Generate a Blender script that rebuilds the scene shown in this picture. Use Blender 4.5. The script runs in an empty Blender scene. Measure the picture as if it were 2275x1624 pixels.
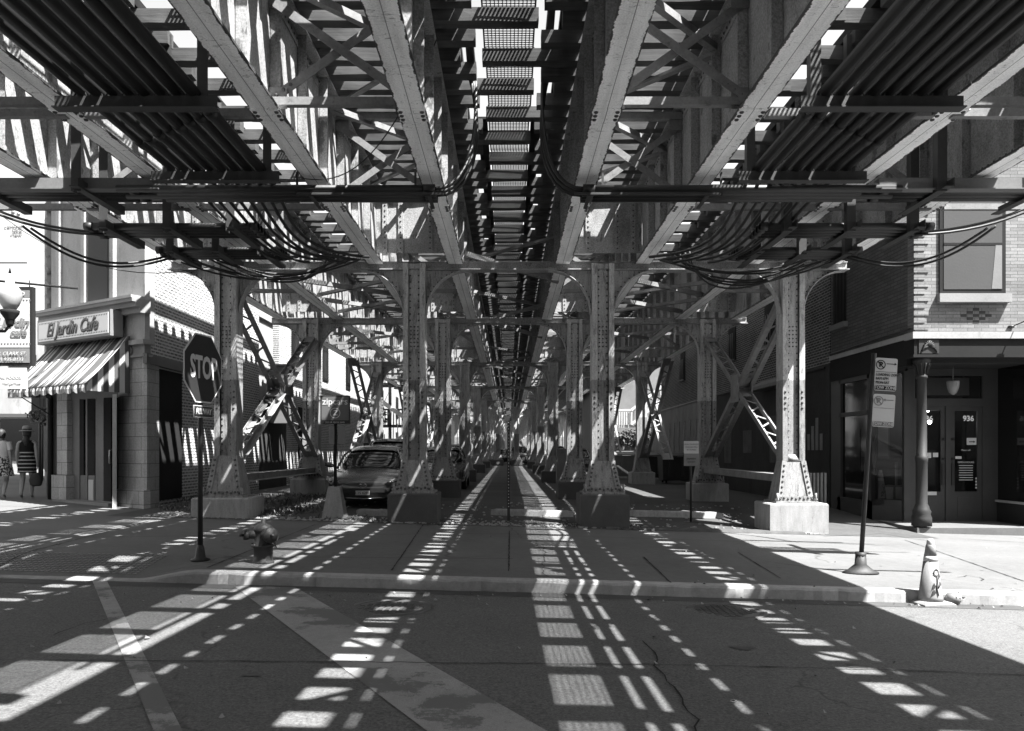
import bpy, bmesh, math, random
from mathutils import Vector, Matrix
R = math.radians
rnd = random.Random(7)
sc = bpy.context.scene
COL = sc.collection

# ------------------------------------------------------------ camera, sky, sun, exposure
cam_d = bpy.data.cameras.new('camera'); cam = bpy.data.objects.new('camera', cam_d); COL.objects.link(cam)
cam.location = (0, 0, 1.5); cam.rotation_euler = (R(90), 0, 0)
cam_d.sensor_width = 36; cam_d.lens = 1750 / 2275 * 36
cam_d.shift_x = 6.5 / 2275; cam_d.shift_y = 188 / 2275
cam_d.clip_start = .05; cam_d.clip_end = 2000
sc.camera = cam
SUN_EL, SUN_DIR = 59.8, Vector((-.48, .33, -1)).normalized()
w = bpy.data.worlds.new('World'); sc.world = w; w.use_nodes = True
wn = w.node_tree; wn.nodes.clear()
sky = wn.nodes.new('ShaderNodeTexSky'); sky.sky_type = 'NISHITA'; sky.sun_disc = False
sky.sun_elevation = R(SUN_EL); sky.sun_rotation = R(124.5); sky.dust_density = 2; sky.air_density = 1.6
bw = wn.nodes.new('ShaderNodeRGBToBW'); bg = wn.nodes.new('ShaderNodeBackground'); wo = wn.nodes.new('ShaderNodeOutputWorld')
bg.inputs['Strength'].default_value = .064
wn.links.new(sky.outputs[0], bw.inputs[0]); wn.links.new(bw.outputs[0], bg.inputs[0]); wn.links.new(bg.outputs[0], wo.inputs[0])
sl = bpy.data.lights.new('sun', 'SUN'); sl.energy = 5; sl.angle = R(.5); sl.color = (1, .995, .985)
so = bpy.data.objects.new('sun', sl); COL.objects.link(so)
so.rotation_euler = SUN_DIR.to_track_quat('-Z', 'Y').to_euler(); so.location = (20, -20, 40)
sc.view_settings.view_transform = 'Standard'; sc.view_settings.look = 'None'
sc.view_settings.exposure = 2.52; sc.view_settings.gamma = 1
sc.cycles.max_bounces = 6; sc.cycles.diffuse_bounces = 3; sc.cycles.glossy_bounces = 3
sc.cycles.transparent_max_bounces = 8; sc.cycles.sample_clamp_indirect = 4
sc.cycles.use_denoising = True

# ------------------------------------------------------------ projection helper used to size things measured in the photo
def at(u, v, D):
    return Vector(((u - 1131) / 1750 * D, D, 1.5 + (1000 - v) / 1750 * D))
def sm(a, b, x):
    t = max(0, min(1, (x - a) / (b - a))); return t * t * (3 - 2 * t)
KY = 9.1
def road_z(x, y):
    xx = max(-40, min(40, x))
    return -.027 * xx - .14 + .016 * min(6, max(0, KY - y)) - .02 * max(0, -3 - y) * .3
def walk_z(x, y):
    xx = max(-40, min(40, x)); z = -.027 * xx
    k = (1 - sm(-4.4, -3.6, x)) * sm(-8.6, -7.6, x)
    return z - .125 * k * (1 - sm(KY, KY + 1.3, y))
def lot_z(x, y):
    xx = max(-40, min(40, x)); a = -.027 * xx - .0; b = -.015 * xx + .12
    return a + (b - a) * sm(15.4, 21, y)
def gz(x, y):
    if y < KY: return road_z(x, y)
    if y < 15.4 or x < -8.0 or x > 8.2: return walk_z(x, y)
    return lot_z(x, y)
def G(u, v):
    D = 10.
    for _ in range(40):
        x = (u - 1131) / 1750 * D; h = 1.5 - gz(x, D); D = .5 * D + .5 * 1750 * h / (v - 1000)
    x = (u - 1131) / 1750 * D
    return Vector((x, D, gz(x, D)))

# ------------------------------------------------------------ materials
MATS = {}
def N(nt, t, **kw):
    n = nt.nodes.new(t)
    for k, v in kw.items(): setattr(n, k, v)
    return n
def math_node(nt, op, a, b=None, clamp=False):
    n = N(nt, 'ShaderNodeMath', operation=op); n.use_clamp = clamp
    for i, q in enumerate((a, b)):
        if q is None: continue
        if isinstance(q, (int, float)): n.inputs[i].default_value = q
        else: nt.links.new(q, n.inputs[i])
    return n.outputs[0]
def noise(nt, vec, scale, detail=4, rough=.6, stretch=None):
    if stretch:
        mp = N(nt, 'ShaderNodeMapping'); mp.inputs['Scale'].default_value = stretch
        nt.links.new(vec, mp.inputs[0]); vec = mp.outputs[0]
    n = N(nt, 'ShaderNodeTexNoise'); n.inputs['Scale'].default_value = scale
    n.inputs['Detail'].default_value = detail; n.inputs['Roughness'].default_value = rough
    nt.links.new(vec, n.inputs['Vector']); return n.outputs['Fac']
def smooth(nt, x, lo, hi):
    n = N(nt, 'ShaderNodeMapRange', interpolation_type='SMOOTHSTEP')
    nt.links.new(x, n.inputs[0]); n.inputs[1].default_value = lo; n.inputs[2].default_value = hi
    return n.outputs[0]
def mixv(nt, f, a, b):
    n = N(nt, 'ShaderNodeMix', data_type='FLOAT')
    for i, q in ((0, f), (2, a), (3, b)):
        if isinstance(q, (int, float)): n.inputs[i].default_value = q
        else: nt.links.new(q, n.inputs[i])
    return n.outputs[0]
def begin(name, rough, metal=0, spec=.5):
    m = bpy.data.materials.new(name); m.use_nodes = True; nt = m.node_tree
    b = nt.nodes['Principled BSDF']; b.inputs['Roughness'].default_value = rough; b.inputs['Metallic'].default_value = metal
    b.inputs['Specular IOR Level'].default_value = spec
    MATS[name] = m
    g = N(nt, 'ShaderNodeNewGeometry')
    return m, nt, b, g.outputs['Position']
def finish(nt, b, val, bumpv=None, bs=.3, bd=.01, K=.56):
    val = val * K if isinstance(val, (int, float)) else math_node(nt, 'MULTIPLY', val, K)
    if isinstance(val, (int, float)): b.inputs['Base Color'].default_value = (val, val, val, 1)
    else:
        c = N(nt, 'ShaderNodeCombineColor')
        for i in range(3): nt.links.new(val, c.inputs[i])
        nt.links.new(c.outputs[0], b.inputs['Base Color'])
    if bumpv is not None:
        n = N(nt, 'ShaderNodeBump'); n.inputs['Strength'].default_value = bs; n.inputs['Distance'].default_value = bd
        nt.links.new(bumpv, n.inputs['Height']); nt.links.new(n.outputs[0], b.inputs['Normal'])
def M(name, c, rough=.75, amp=.3, s1=1.5, s2=30, metal=0, stretch=None, dirt=0, bs=.3, spec=.35):
    if name in MATS: return MATS[name]
    m, nt, b, P = begin(name, rough, metal, spec)
    n1 = noise(nt, P, s1, 6, .65, stretch); n2 = noise(nt, P, s2, 4)
    k = math_node(nt, 'ADD', math_node(nt, 'MULTIPLY', n1, 1.3), math_node(nt, 'MULTIPLY', n2, .7))  # about 1
    k = math_node(nt, 'ADD', math_node(nt, 'MULTIPLY', math_node(nt, 'SUBTRACT', k, 1.), amp * 2.4), 1.)
    v = math_node(nt, 'MULTIPLY', k, c)
    if dirt:
        d = smooth(nt, noise(nt, P, s1 * 2.3, 8, .75, stretch), .55, .68)
        v = mixv(nt, math_node(nt, 'MULTIPLY', d, dirt), v, c * .25)
    v = math_node(nt, 'MAXIMUM', v, c * .15)
    finish(nt, b, v, n2, bs, .006)
    return m
def two_tone(name, hi, lo, zc, dirt=.6):
    m, nt, b, P = begin(name, .6, 0, .4)
    sp = N(nt, 'ShaderNodeSeparateXYZ'); nt.links.new(P, sp.inputs[0])
    st = noise(nt, P, 2.2, 7, .7, (4, 4, .5)); n2 = noise(nt, P, 45, 4)
    f = smooth(nt, math_node(nt, 'ADD', sp.outputs[2], math_node(nt, 'MULTIPLY', n2, .02)), zc - .012, zc + .012)
    base = mixv(nt, f, lo, hi)
    k = math_node(nt, 'ADD', math_node(nt, 'MULTIPLY', math_node(nt, 'SUBTRACT', math_node(nt, 'ADD', st, n2), 1.), 1.1), 1.)
    v = math_node(nt, 'MULTIPLY', base, k)
    d = smooth(nt, noise(nt, P, 4, 10, .85, (3, 3, .6)), .50, .60)
    v = mixv(nt, math_node(nt, 'MULTIPLY', d, dirt), v, math_node(nt, 'MULTIPLY', base, .3))
    finish(nt, b, v, n2, .35, .006); return m
two_tone('column_paint', .72, .36, 2.93, .85)
def flange_mat():
    m, nt, b, P = begin('flange_paint', .6, 0, .3)
    tc = N(nt, 'ShaderNodeTexCoord'); sp = N(nt, 'ShaderNodeSeparateXYZ'); nt.links.new(tc.outputs['Generated'], sp.inputs[0])
    e = math_node(nt, 'ABSOLUTE', math_node(nt, 'SUBTRACT', sp.outputs[0], .5))
    n1 = noise(nt, P, 4.5, 8, .75); n2 = noise(nt, P, 60, 4); n3 = noise(nt, P, 1.3, 5, .6, (6, .6, 1))
    edge = smooth(nt, math_node(nt, 'ADD', e, math_node(nt, 'MULTIPLY', math_node(nt, 'SUBTRACT', n1, .5), .36)), .450, .462)
    line = math_node(nt, 'SUBTRACT', 1., smooth(nt, e, .006, .02))
    k = math_node(nt, 'ADD', math_node(nt, 'MULTIPLY', math_node(nt, 'SUBTRACT', math_node(nt, 'ADD', n3, n2), 1.), .8), .88)
    crack = smooth(nt, math_node(nt, 'ABSOLUTE', math_node(nt, 'SUBTRACT', noise(nt, P, 3.2, 3, .5, (.6, 1.6, 1)), .5)), .0, .006)
    k = math_node(nt, 'MULTIPLY', k, mixv(nt, crack, .45, 1.))
    v = mixv(nt, edge, k, .05); v = mixv(nt, line, v, .2)
    finish(nt, b, v, n2, .35, .006, 1.)
flange_mat()
def flake_mat():
    m, nt, b, P = begin('girder_paint', .6, 0, .3)
    n1 = noise(nt, P, 2.5, 8, .75, (1, 1, .5)); n2 = noise(nt, P, 45, 4)
    k = math_node(nt, 'ADD', math_node(nt, 'MULTIPLY', math_node(nt, 'SUBTRACT', math_node(nt, 'ADD', n1, n2), 1.), .9), .44)
    rust = smooth(nt, n1, .56, .62)
    v = mixv(nt, math_node(nt, 'MULTIPLY', rust, .75), k, .09)
    finish(nt, b, v, n2, .35, .006)
flake_mat()
def brick(name, axis, c1, c2, mortar, sx=1., bw_=.22, rh=.075, ms=.012, spot=0.):
    m, nt, b, P = begin(name, .9, 0, .2)
    sp = N(nt, 'ShaderNodeSeparateXYZ'); nt.links.new(P, sp.inputs[0])
    cb = N(nt, 'ShaderNodeCombineXYZ')
    if axis == 'd':
        h = math_node(nt, 'ADD', math_node(nt, 'MULTIPLY', sp.outputs[0], .85), math_node(nt, 'MULTIPLY', sp.outputs[1], -.53))
        nt.links.new(h, cb.inputs[0])
    else: nt.links.new(sp.outputs[0 if axis == 'x' else 1], cb.inputs[0])
    nt.links.new(sp.outputs[2], cb.inputs[1])
    br = N(nt, 'ShaderNodeTexBrick'); nt.links.new(cb.outputs[0], br.inputs['Vector'])
    br.inputs['Color1'].default_value = (c1,) * 3 + (1,); br.inputs['Color2'].default_value = (c2,) * 3 + (1,)
    br.inputs['Mortar'].default_value = (mortar,) * 3 + (1,); br.inputs['Scale'].default_value = 1
    br.inputs['Mortar Size'].default_value = ms; br.inputs['Brick Width'].default_value = bw_; br.inputs['Row Height'].default_value = rh
    br.inputs['Mortar Smooth'].default_value = .3
    n2 = noise(nt, P, 28, 5, .7); n1 = noise(nt, P, 1.1, 5)
    bwn = N(nt, 'ShaderNodeRGBToBW'); nt.links.new(br.outputs['Color'], bwn.inputs[0])
    k = math_node(nt, 'ADD', math_node(nt, 'MULTIPLY', math_node(nt, 'SUBTRACT', math_node(nt, 'ADD', n1, n2), 1.), 1.), 1.)
    v = math_node(nt, 'MULTIPLY', bwn.outputs[0], k)
    if spot:
        v = mixv(nt, smooth(nt, n2, .5, .62), v, mortar * spot)
    finish(nt, b, v, br.outputs['Fac'], -.6, .012); return m
brick('brick_painted', 'y', .10, .26, .75, ms=.02, spot=.9)
brick('brick_dark', 'y', .05, .11, .42, ms=.010)
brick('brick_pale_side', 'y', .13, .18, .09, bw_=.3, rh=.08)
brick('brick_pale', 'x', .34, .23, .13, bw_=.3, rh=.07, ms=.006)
brick('stone_blocks', 'd', .62, .50, .22, bw_=.46, rh=.30, ms=.008)
brick('stone_side', 'y', .55, .46, .25, bw_=.6, rh=.30, ms=.008)
def ground_mat(name, c, agg, crack, patch, rough=.9, seams=None, cs=.35):
    m, nt, b, P = begin(name, rough, 0, .25)
    fine = noise(nt, P, 48, 6, .85); mid = noise(nt, P, 9, 6, .7); big = noise(nt, P, .6, 4, .55)
    k = math_node(nt, 'ADD', math_node(nt, 'MULTIPLY', math_node(nt, 'SUBTRACT', fine, .5), agg), 1.)
    k = math_node(nt, 'ADD', k, math_node(nt, 'MULTIPLY', math_node(nt, 'SUBTRACT', big, .5), patch))
    k = math_node(nt, 'ADD', k, math_node(nt, 'MULTIPLY', math_node(nt, 'SUBTRACT', mid, .5), patch * .8))
    v = math_node(nt, 'MULTIPLY', k, c)
    vo = N(nt, 'ShaderNodeTexVoronoi', feature='DISTANCE_TO_EDGE'); vo.inputs['Scale'].default_value = cs
    nz = N(nt, 'ShaderNodeTexNoise'); nz.inputs['Scale'].default_value = 1.5; nz.inputs['Detail'].default_value = 8; nt.links.new(P, nz.inputs['Vector'])
    va = N(nt, 'ShaderNodeVectorMath', operation='MULTIPLY_ADD'); nt.links.new(nz.outputs['Color'], va.inputs[0]); va.inputs[1].default_value = (.9, .9, 0); nt.links.new(P, va.inputs[2])
    fl = N(nt, 'ShaderNodeVectorMath', operation='MULTIPLY'); fl.inputs[1].default_value = (1, 1, 0); nt.links.new(va.outputs[0], fl.inputs[0])
    nt.links.new(fl.outputs[0], vo.inputs['Vector'])
    cr = math_node(nt, 'SUBTRACT', 1., smooth(nt, vo.outputs['Distance'], .001, .006))
    cr = math_node(nt, 'MULTIPLY', cr, smooth(nt, big, .54, .60))
    v = mixv(nt, math_node(nt, 'MULTIPLY', cr, crack), v, c * .3)
    spots = smooth(nt, noise(nt, P, 22, 2, .5), .70, .73)
    v = mixv(nt, math_node(nt, 'MULTIPLY', spots, .35), v, c * .5)
    v = math_node(nt, 'MAXIMUM', v, .01)
    finish(nt, b, v, fine, .5, .004); return m
ground_mat('asphalt', .145, 4.2, .5, .55, cs=.3)
ground_mat('lot_asphalt', .09, 1.0, .7, 1.1)
ground_mat('sidewalk_concrete', .165, .8, .5, .7, cs=.15)
ground_mat('kerb_concrete', .42, .6, .6, 1.0, cs=.8)
ground_mat('earth', .08, .8, .3, 1.0)
def worn_paint():
    m, nt, b, P = begin('road_paint', .8, 0, .3)
    n1 = noise(nt, P, 5, 9, .85); big = noise(nt, P, .75, 3); n2 = noise(nt, P, 150, 3)
    wear = smooth(nt, math_node(nt, 'ADD', n1, math_node(nt, 'MULTIPLY', math_node(nt, 'SUBTRACT', big, .5), 1.8)), .54, .62)
    k = math_node(nt, 'ADD', math_node(nt, 'MULTIPLY', math_node(nt, 'SUBTRACT', math_node(nt, 'ADD', n1, n2), 1.), .45), .36)
    finish(nt, b, mixv(nt, wear, k, .17), n2, .5, .004)
worn_paint()
def wood(name, c, axis):
    m, nt, b, P = begin(name, .9, 0, .15)
    s = (.6, 14, 14) if axis == 'x' else (14, .6, 14)
    n1 = noise(nt, P, 1.8, 8, .75, s); n2 = noise(nt, P, 2.2, 2, .5); sep = noise(nt, P, .9, 1)
    k = math_node(nt, 'ADD', math_node(nt, 'MULTIPLY', math_node(nt, 'SUBTRACT', n1, .5), 1.6), math_node(nt, 'ADD', math_node(nt, 'MULTIPLY', n2, 1.4), .3))
    finish(nt, b, math_node(nt, 'MAXIMUM', math_node(nt, 'MULTIPLY', k, c), .01), n1, .5, .01)
wood('tie_wood', .105, 'x'); wood('timber', .022, 'y')
M('steel_dark', .035, .6, .3); M('conduit_paint', .018, .55, .35, spec=.5); M('grate_steel', .03, .6, .3)
M('hanger_steel', .06, .6, .35); M('brace_paint', .30, .65, .4, 3, dirt=.6)
M('rail_steel', .05, .4, .3); M('rivet_shade_rust', .10, .6, .3)  # rivet heads coloured dark for rust and for the shade on them
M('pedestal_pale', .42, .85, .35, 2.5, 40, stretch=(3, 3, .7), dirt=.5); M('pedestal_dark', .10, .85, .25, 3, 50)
M('black_paint', .032, .85, .2, spec=.1); M('white_paint', .75, .6, .08); M('cream_paint', .46, .7, .3, 1.2, dirt=.35, stretch=(1, 1, .4))
M('grey_paint', .22, .7, .2, dirt=.3); M('frame_paint', .06, .5, .3); M('oil_stain', .09, .85, .5, 6); M('mid_stone', .34, .85, .2, dirt=.3); M('stop_paint', .035, .5, .15); M('sign_legend', .80, .5, .05)
M('plaster', .30, .9, .4, 1.2, 20, dirt=.5, stretch=(1, 1, .5)); M('plaster_mid', .12, .9, .6, 2, 20, dirt=.8, stretch=(1, 1, .5)); M('plaster_dark', .045, .9, .5, 1.5, 15, dirt=.4, stretch=(1, 1, .4))
M('iron_pole', .035, .5, .3); M('iron_column', .032, .6, .35, 3, stretch=(2, 2, .5)); M('hydrant_paint', .045, .55, .35, 4, dirt=.5)
M('cone_pale', .30, .6, .25, 6, dirt=.3); M('cone_band', .6, .5, .05); M('cone_mark', .07, .6, .2)
M('plate_white', .7, .45, .06); M('plate_grey', .25, .5, .15); M('sign_green', .16, .45, .1); M('skin', .38, .6, .08); M('hair', .03, .6, .2)
M('car_body', .09, .22, .05, spec=.8, metal=.35, bs=0); M('car_dark', .02, .25, .05, spec=.6, bs=0); M('rubber', .018, .8, .2); M('chrome', .6, .15, .02, metal=1, bs=0)
M('lamp_glass', .5, .2, .1, bs=0); M('leaf', .09, .7, .6, 6, 30); M('dumpster_paint', .03, .6, .3, dirt=.3); M('tarp', .2, .7, .3)
M('brown_wood', .12, .8, .4, 2, stretch=(1, 1, 6)); M('stripe_dark', .10, .85, .15); M('stripe_pale', .62, .85, .08)
M('hat_straw', .30, .8, .1); M('interior', .03, .9, .2); M('shade_blind', .075, .8, .1, 1.); M('iron_cover', .10, .6, .4, 3)
def simple(name, c, rough=.1, spec=.5, emit=0):
    m, nt, b, P = begin(name, rough, 0, spec); finish(nt, b, c)
    if emit:
        b.inputs['Emission Color'].default_value = (1, 1, 1, 1); b.inputs['Emission Strength'].default_value = emit
simple('dark_glass', .012, .06, .5); simple('window_glass', .05, .08, .6); simple('bulb', .8, .3, .5, 6); simple('pale_glass', .30, .25, .5)
simple('white_letter', 1.5, .6); simple('backlit_face', .7, .5, .3, .045); simple('letter_grey', .22, .6, .3)
def clear_glass():
    m = bpy.data.materials.new('clear_glass'); m.use_nodes = True; nt = m.node_tree; nt.nodes.clear(); MATS['clear_glass'] = m
    o = N(nt, 'ShaderNodeOutputMaterial'); mx = N(nt, 'ShaderNodeMixShader'); t = N(nt, 'ShaderNodeBsdfTransparent'); g = N(nt, 'ShaderNodeBsdfGlossy')
    t.inputs[0].default_value = (.75, .75, .75, 1); g.inputs['Roughness'].default_value = .03; lw = N(nt, 'ShaderNodeFresnel'); lw.inputs[0].default_value = 1.45
    nt.links.new(lw.outputs[0], mx.inputs[0]); nt.links.new(t.outputs[0], mx.inputs[1]); nt.links.new(g.outputs[0], mx.inputs[2]); nt.links.new(mx.outputs[0], o.inputs[0])
clear_glass()

# ------------------------------------------------------------ mesh builder
class MB:
    def __init__(s, fr=None): s.v = []; s.f = []; s.m = []; s.fr = fr; s.cur = 0; s.sm = []; s.smooth = False
    def P(s, p):
        p = Vector(p)
        return s.fr @ p if s.fr is not None else p
    def add(s, vs, fs):
        o = len(s.v); s.v += [s.P(p) for p in vs]
        for f in fs: s.f.append([o + i for i in f]); s.m.append(s.cur); s.sm.append(s.smooth)
    def box(s, x0, x1, y0, y1, z0, z1):
        s.add([(x0, y0, z0), (x1, y0, z0), (x1, y1, z0), (x0, y1, z0), (x0, y0, z1), (x1, y0, z1), (x1, y1, z1), (x0, y1, z1)],
              [(0, 3, 2, 1), (4, 5, 6, 7), (0, 1, 5, 4), (1, 2, 6, 5), (2, 3, 7, 6), (3, 0, 4, 7)])
    def frustum(s, a, b, z0, z1):  # a,b = (x0,x1,y0,y1)
        s.add([(a[0], a[2], z0), (a[1], a[2], z0), (a[1], a[3], z0), (a[0], a[3], z0), (b[0], b[2], z1), (b[1], b[2], z1), (b[1], b[3], z1), (b[0], b[3], z1)],
              [(0, 3, 2, 1), (4, 5, 6, 7), (0, 1, 5, 4), (1, 2, 6, 5), (2, 3, 7, 6), (3, 0, 4, 7)])
    def beam(s, p, q, wd, h, up=(0, 0, 1)):
        p, q = Vector(p), Vector(q); d = (q - p).normalized(); up = Vector(up)
        if abs(d.dot(up)) > .99: up = Vector((0, 1, 0))
        sd = d.cross(up).normalized() * wd / 2; u2 = sd.cross(d).normalized() * h / 2
        s.add([p - sd - u2, p + sd - u2, p + sd + u2, p - sd + u2, q - sd - u2, q + sd - u2, q + sd + u2, q - sd + u2],
              [(0, 1, 2, 3), (7, 6, 5, 4), (0, 4, 5, 1), (1, 5, 6, 2), (2, 6, 7, 3), (3, 7, 4, 0)])
    def angle(s, p, q, a=.08, t=.012, up=(0, 0, 1)):
        p, q = Vector(p), Vector(q); d = (q - p).normalized(); up = Vector(up)
        if abs(d.dot(up)) > .99: up = Vector((0, 1, 0))
        sd = d.cross(up).normalized(); u2 = sd.cross(d).normalized()
        s.beam(p, q, a, t, up); o = sd * (a / 2 - t / 2) + u2 * (a / 2)
        s.beam(p + o, q + o, t, a - t, up)
    def tube(s, pts, r, n=8, caps=True):
        pts = [Vector(p) for p in pts]; vs = []; fs = []; prev = None
        for i, p in enumerate(pts):
            d = (pts[min(i + 1, len(pts) - 1)] - pts[max(i - 1, 0)]).normalized()
            if prev is None: a = d.orthogonal().normalized()
            else: a = (prev - d * prev.dot(d)).normalized()
            prev = a; b = d.cross(a); rr = r[i] if isinstance(r, (list, tuple)) else r
            for k in range(n):
                t = 2 * math.pi * k / n; vs.append(p + a * math.cos(t) * rr + b * math.sin(t) * rr)
        for i in range(len(pts) - 1):
            for k in range(n): fs.append((i * n + k, i * n + (k + 1) % n, (i + 1) * n + (k + 1) % n, (i + 1) * n + k))
        if caps: fs.append(tuple(range(n))[::-1]); fs.append(tuple((len(pts) - 1) * n + k for k in range(n)))
        sv = s.smooth; s.smooth = True; s.add(vs, fs); s.smooth = sv
    def lathe(s, prof, c=(0, 0, 0), n=16):
        vs = []; fs = []
        for r, z in prof:
            for k in range(n):
                t = 2 * math.pi * k / n; vs.append((c[0] + r * math.cos(t), c[1] + r * math.sin(t), c[2] + z))
        for i in range(len(prof) - 1):
            for k in range(n): fs.append((i * n + k, i * n + (k + 1) % n, (i + 1) * n + (k + 1) % n, (i + 1) * n + k))
        fs.append(tuple(range(n))[::-1]); fs.append(tuple((len(prof) - 1) * n + k for k in range(n)))
        sv = s.smooth; s.smooth = True; s.add(vs, fs); s.smooth = sv
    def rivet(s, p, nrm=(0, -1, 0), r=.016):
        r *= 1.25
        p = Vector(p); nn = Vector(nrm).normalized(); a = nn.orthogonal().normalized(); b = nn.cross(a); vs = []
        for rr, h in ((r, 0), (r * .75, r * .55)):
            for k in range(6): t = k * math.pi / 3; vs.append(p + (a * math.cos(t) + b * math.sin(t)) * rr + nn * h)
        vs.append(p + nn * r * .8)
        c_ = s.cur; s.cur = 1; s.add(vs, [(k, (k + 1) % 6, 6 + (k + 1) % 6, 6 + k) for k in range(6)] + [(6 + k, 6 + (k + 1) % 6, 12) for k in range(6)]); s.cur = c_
    def prism(s, poly, a, b, axis='y'):
        n = len(poly)
        def mk(p, t): return (p[0], t, p[1]) if axis == 'y' else ((t, p[0], p[1]) if axis == 'x' else (p[0], p[1], t))
        s.add([mk(p, a) for p in poly] + [mk(p, b) for p in poly],
              [tuple(range(n)), tuple(range(2 * n - 1, n - 1, -1))] + [(i, (i + 1) % n, n + (i + 1) % n, n + i) for i in range(n)])
    def loft(s, rings, closed=True, caps=True):
        n = len(rings[0]); vs = [p for r in rings for p in r]; fs = []
        for i in range(len(rings) - 1):
            for k in range(n if closed else n - 1): fs.append((i * n + k, i * n + (k + 1) % n, (i + 1) * n + (k + 1) % n, (i + 1) * n + k))
        if caps and closed: fs.append(tuple(range(n))[::-1]); fs.append(tuple((len(rings) - 1) * n + k for k in range(n)))
        sv = s.smooth; s.smooth = True; s.add(vs, fs); s.smooth = sv
    def mesh(s, name, mats):
        me = bpy.data.meshes.new(name); me.from_pydata([tuple(p) for p in s.v], [], s.f)
        if isinstance(mats, str) and s.m and max(s.m) > 0: mats = [mats, 'rivet_shade_rust']
        for m in (mats if isinstance(mats, (list, tuple)) else [mats]): me.materials.append(MATS[m])
        me.polygons.foreach_set('material_index', s.m); me.polygons.foreach_set('use_smooth', s.sm)
        bm = bmesh.new(); bm.from_mesh(me); bmesh.ops.recalc_face_normals(bm, faces=bm.faces); bm.to_mesh(me); bm.free()
        return me
def frame(o, ex, ey=None):
    ex = Vector((ex[0], ex[1], 0)).normalized(); ey = Vector((-ex.y, ex.x, 0)) if ey is None else Vector((ey[0], ey[1], 0)).normalized()
    return Matrix(((ex.x, ey.x, 0, o[0]), (ex.y, ey.y, 0, o[1]), (0, 0, 1, o[2]), (0, 0, 0, 1)))
def tag(o, label=None, cat=None, group=None, kind=None):
    if label: o['label'] = label
    if cat: o['category'] = cat
    if group: o['group'] = group
    if kind: o['kind'] = kind
    return o
def obj(name, mb, mats, parent=None, world=False):
    o = bpy.data.objects.new(name, mb.mesh(name, mats) if isinstance(mb, MB) else mb); COL.objects.link(o)
    if parent:
        o.parent = parent
        if world: o.matrix_parent_inverse = parent.matrix_basis.inverted()
    return o
def empty(name, label, cat, loc=(0, 0, 0), rotz=0, group=None):
    o = bpy.data.objects.new(name, None); COL.objects.link(o); o.location = loc; o.rotation_euler = (0, 0, rotz); o.empty_display_size = .2
    return tag(o, label, cat, group)
def copy_tree(o, parent=None, label=None):
    c = o.copy(); COL.objects.link(c)
    if parent: c.parent = parent
    if label: c['label'] = label
    for ch in [k for k in bpy.data.objects if k.parent == o]: copy_tree(ch, c)
    return c
def struct(name, mb, mats): return tag(obj(name, mb, mats), kind='structure')
def text_mesh(s, size, ext=.002, shear=0, bold=0, sx=1, align='CENTER', sp=1):
    cu = bpy.data.curves.new('t', 'FONT'); cu.body = s; cu.size = size; cu.extrude = ext; cu.shear = shear; cu.offset = bold
    cu.align_x = align; cu.align_y = 'CENTER'; cu.resolution_u = 3; cu.space_character = sp
    o = bpy.data.objects.new('t', cu); COL.objects.link(o)
    me = bpy.data.meshes.new_from_object(o.evaluated_get(bpy.context.evaluated_depsgraph_get()))
    bpy.data.objects.remove(o); bpy.data.curves.remove(cu)
    for v in me.vertices: v.co.x *= sx
    return me
def text(parent, s, pos, size, mat, xdir=(1, 0, 0), updir=(0, 0, 1), name='lettering', **kw):
    me = text_mesh(s, size, **kw); me.materials.clear(); me.materials.append(MATS[mat])
    X = Vector(xdir).normalized(); U = Vector(updir).normalized(); Z = X.cross(U)
    mt = Matrix((X.to_4d(), U.to_4d(), Z.to_4d(), Vector((0, 0, 0, 1)))).transposed()
    mt.translation = Vector(pos); mt[3][3] = 1
    for i in range(3): mt[3][i] = 0
    me.transform(mt); me.name = name
    o = bpy.data.objects.new(name, me); COL.objects.link(o)
    if parent: o.parent = parent
    return o
ORD = ['front', 'second', 'third', 'fourth', 'fifth', 'sixth', 'seventh', 'eighth', 'ninth', 'tenth', 'eleventh', 'twelfth', 'thirteenth', 'fourteenth', 'fifteenth']

# ------------------------------------------------------------ ground
def grid(fn, xs, ys, dz=0):
    mb = MB(); nx = len(xs)
    mb.add([(x, y, fn(x, y) + dz) for y in ys for x in xs],
           [(j * nx + i, j * nx + i + 1, (j + 1) * nx + i + 1, (j + 1) * nx + i) for j in range(len(ys) - 1) for i in range(nx - 1)])
    return mb
def rng(a, b, n): return [a + (b - a) * i / n for i in range(n + 1)]
XS = [-600, -40] + rng(-20, 20, 50) + [40, 600]
struct('road', grid(road_z, XS, [-600, -30] + rng(-6, KY + .02, 20)), 'asphalt')
struct('sidewalk', grid(walk_z, [-600, -40] + rng(-20, -9, 12) + rng(-8.8, -3.2, 28) + rng(-3, 20, 24) + [40, 600], rng(KY + .14, KY + 1.4, 8) + rng(11, 15.5, 4)), 'sidewalk_concrete')
struct('pavement_left', grid(lambda x, y: walk_z(x, y) - .004, [-60, -40] + rng(-20, -7.0, 10), rng(15.45, 60, 10)), 'sidewalk_concrete')
struct('pavement_right', grid(lambda x, y: walk_z(x, y) - .004, rng(6.4, 20, 8) + [40, 60], rng(15.45, 21, 4)), 'sidewalk_concrete')
struct('parking_ground', grid(lambda x, y: lot_z(x, y) + .004 if y < 400 else -.2, rng(-7.9, 8.4, 16), rng(15.4, 24, 16) + rng(26, 220, 20)), 'lot_asphalt')
gb = MB(); gb.add([(-900, -900, -1.3), (900, -900, -1.3), (900, 900, -1.3), (-900, 900, -1.3)], [(0, 1, 2, 3)]); struct('ground', gb, 'earth')
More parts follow.
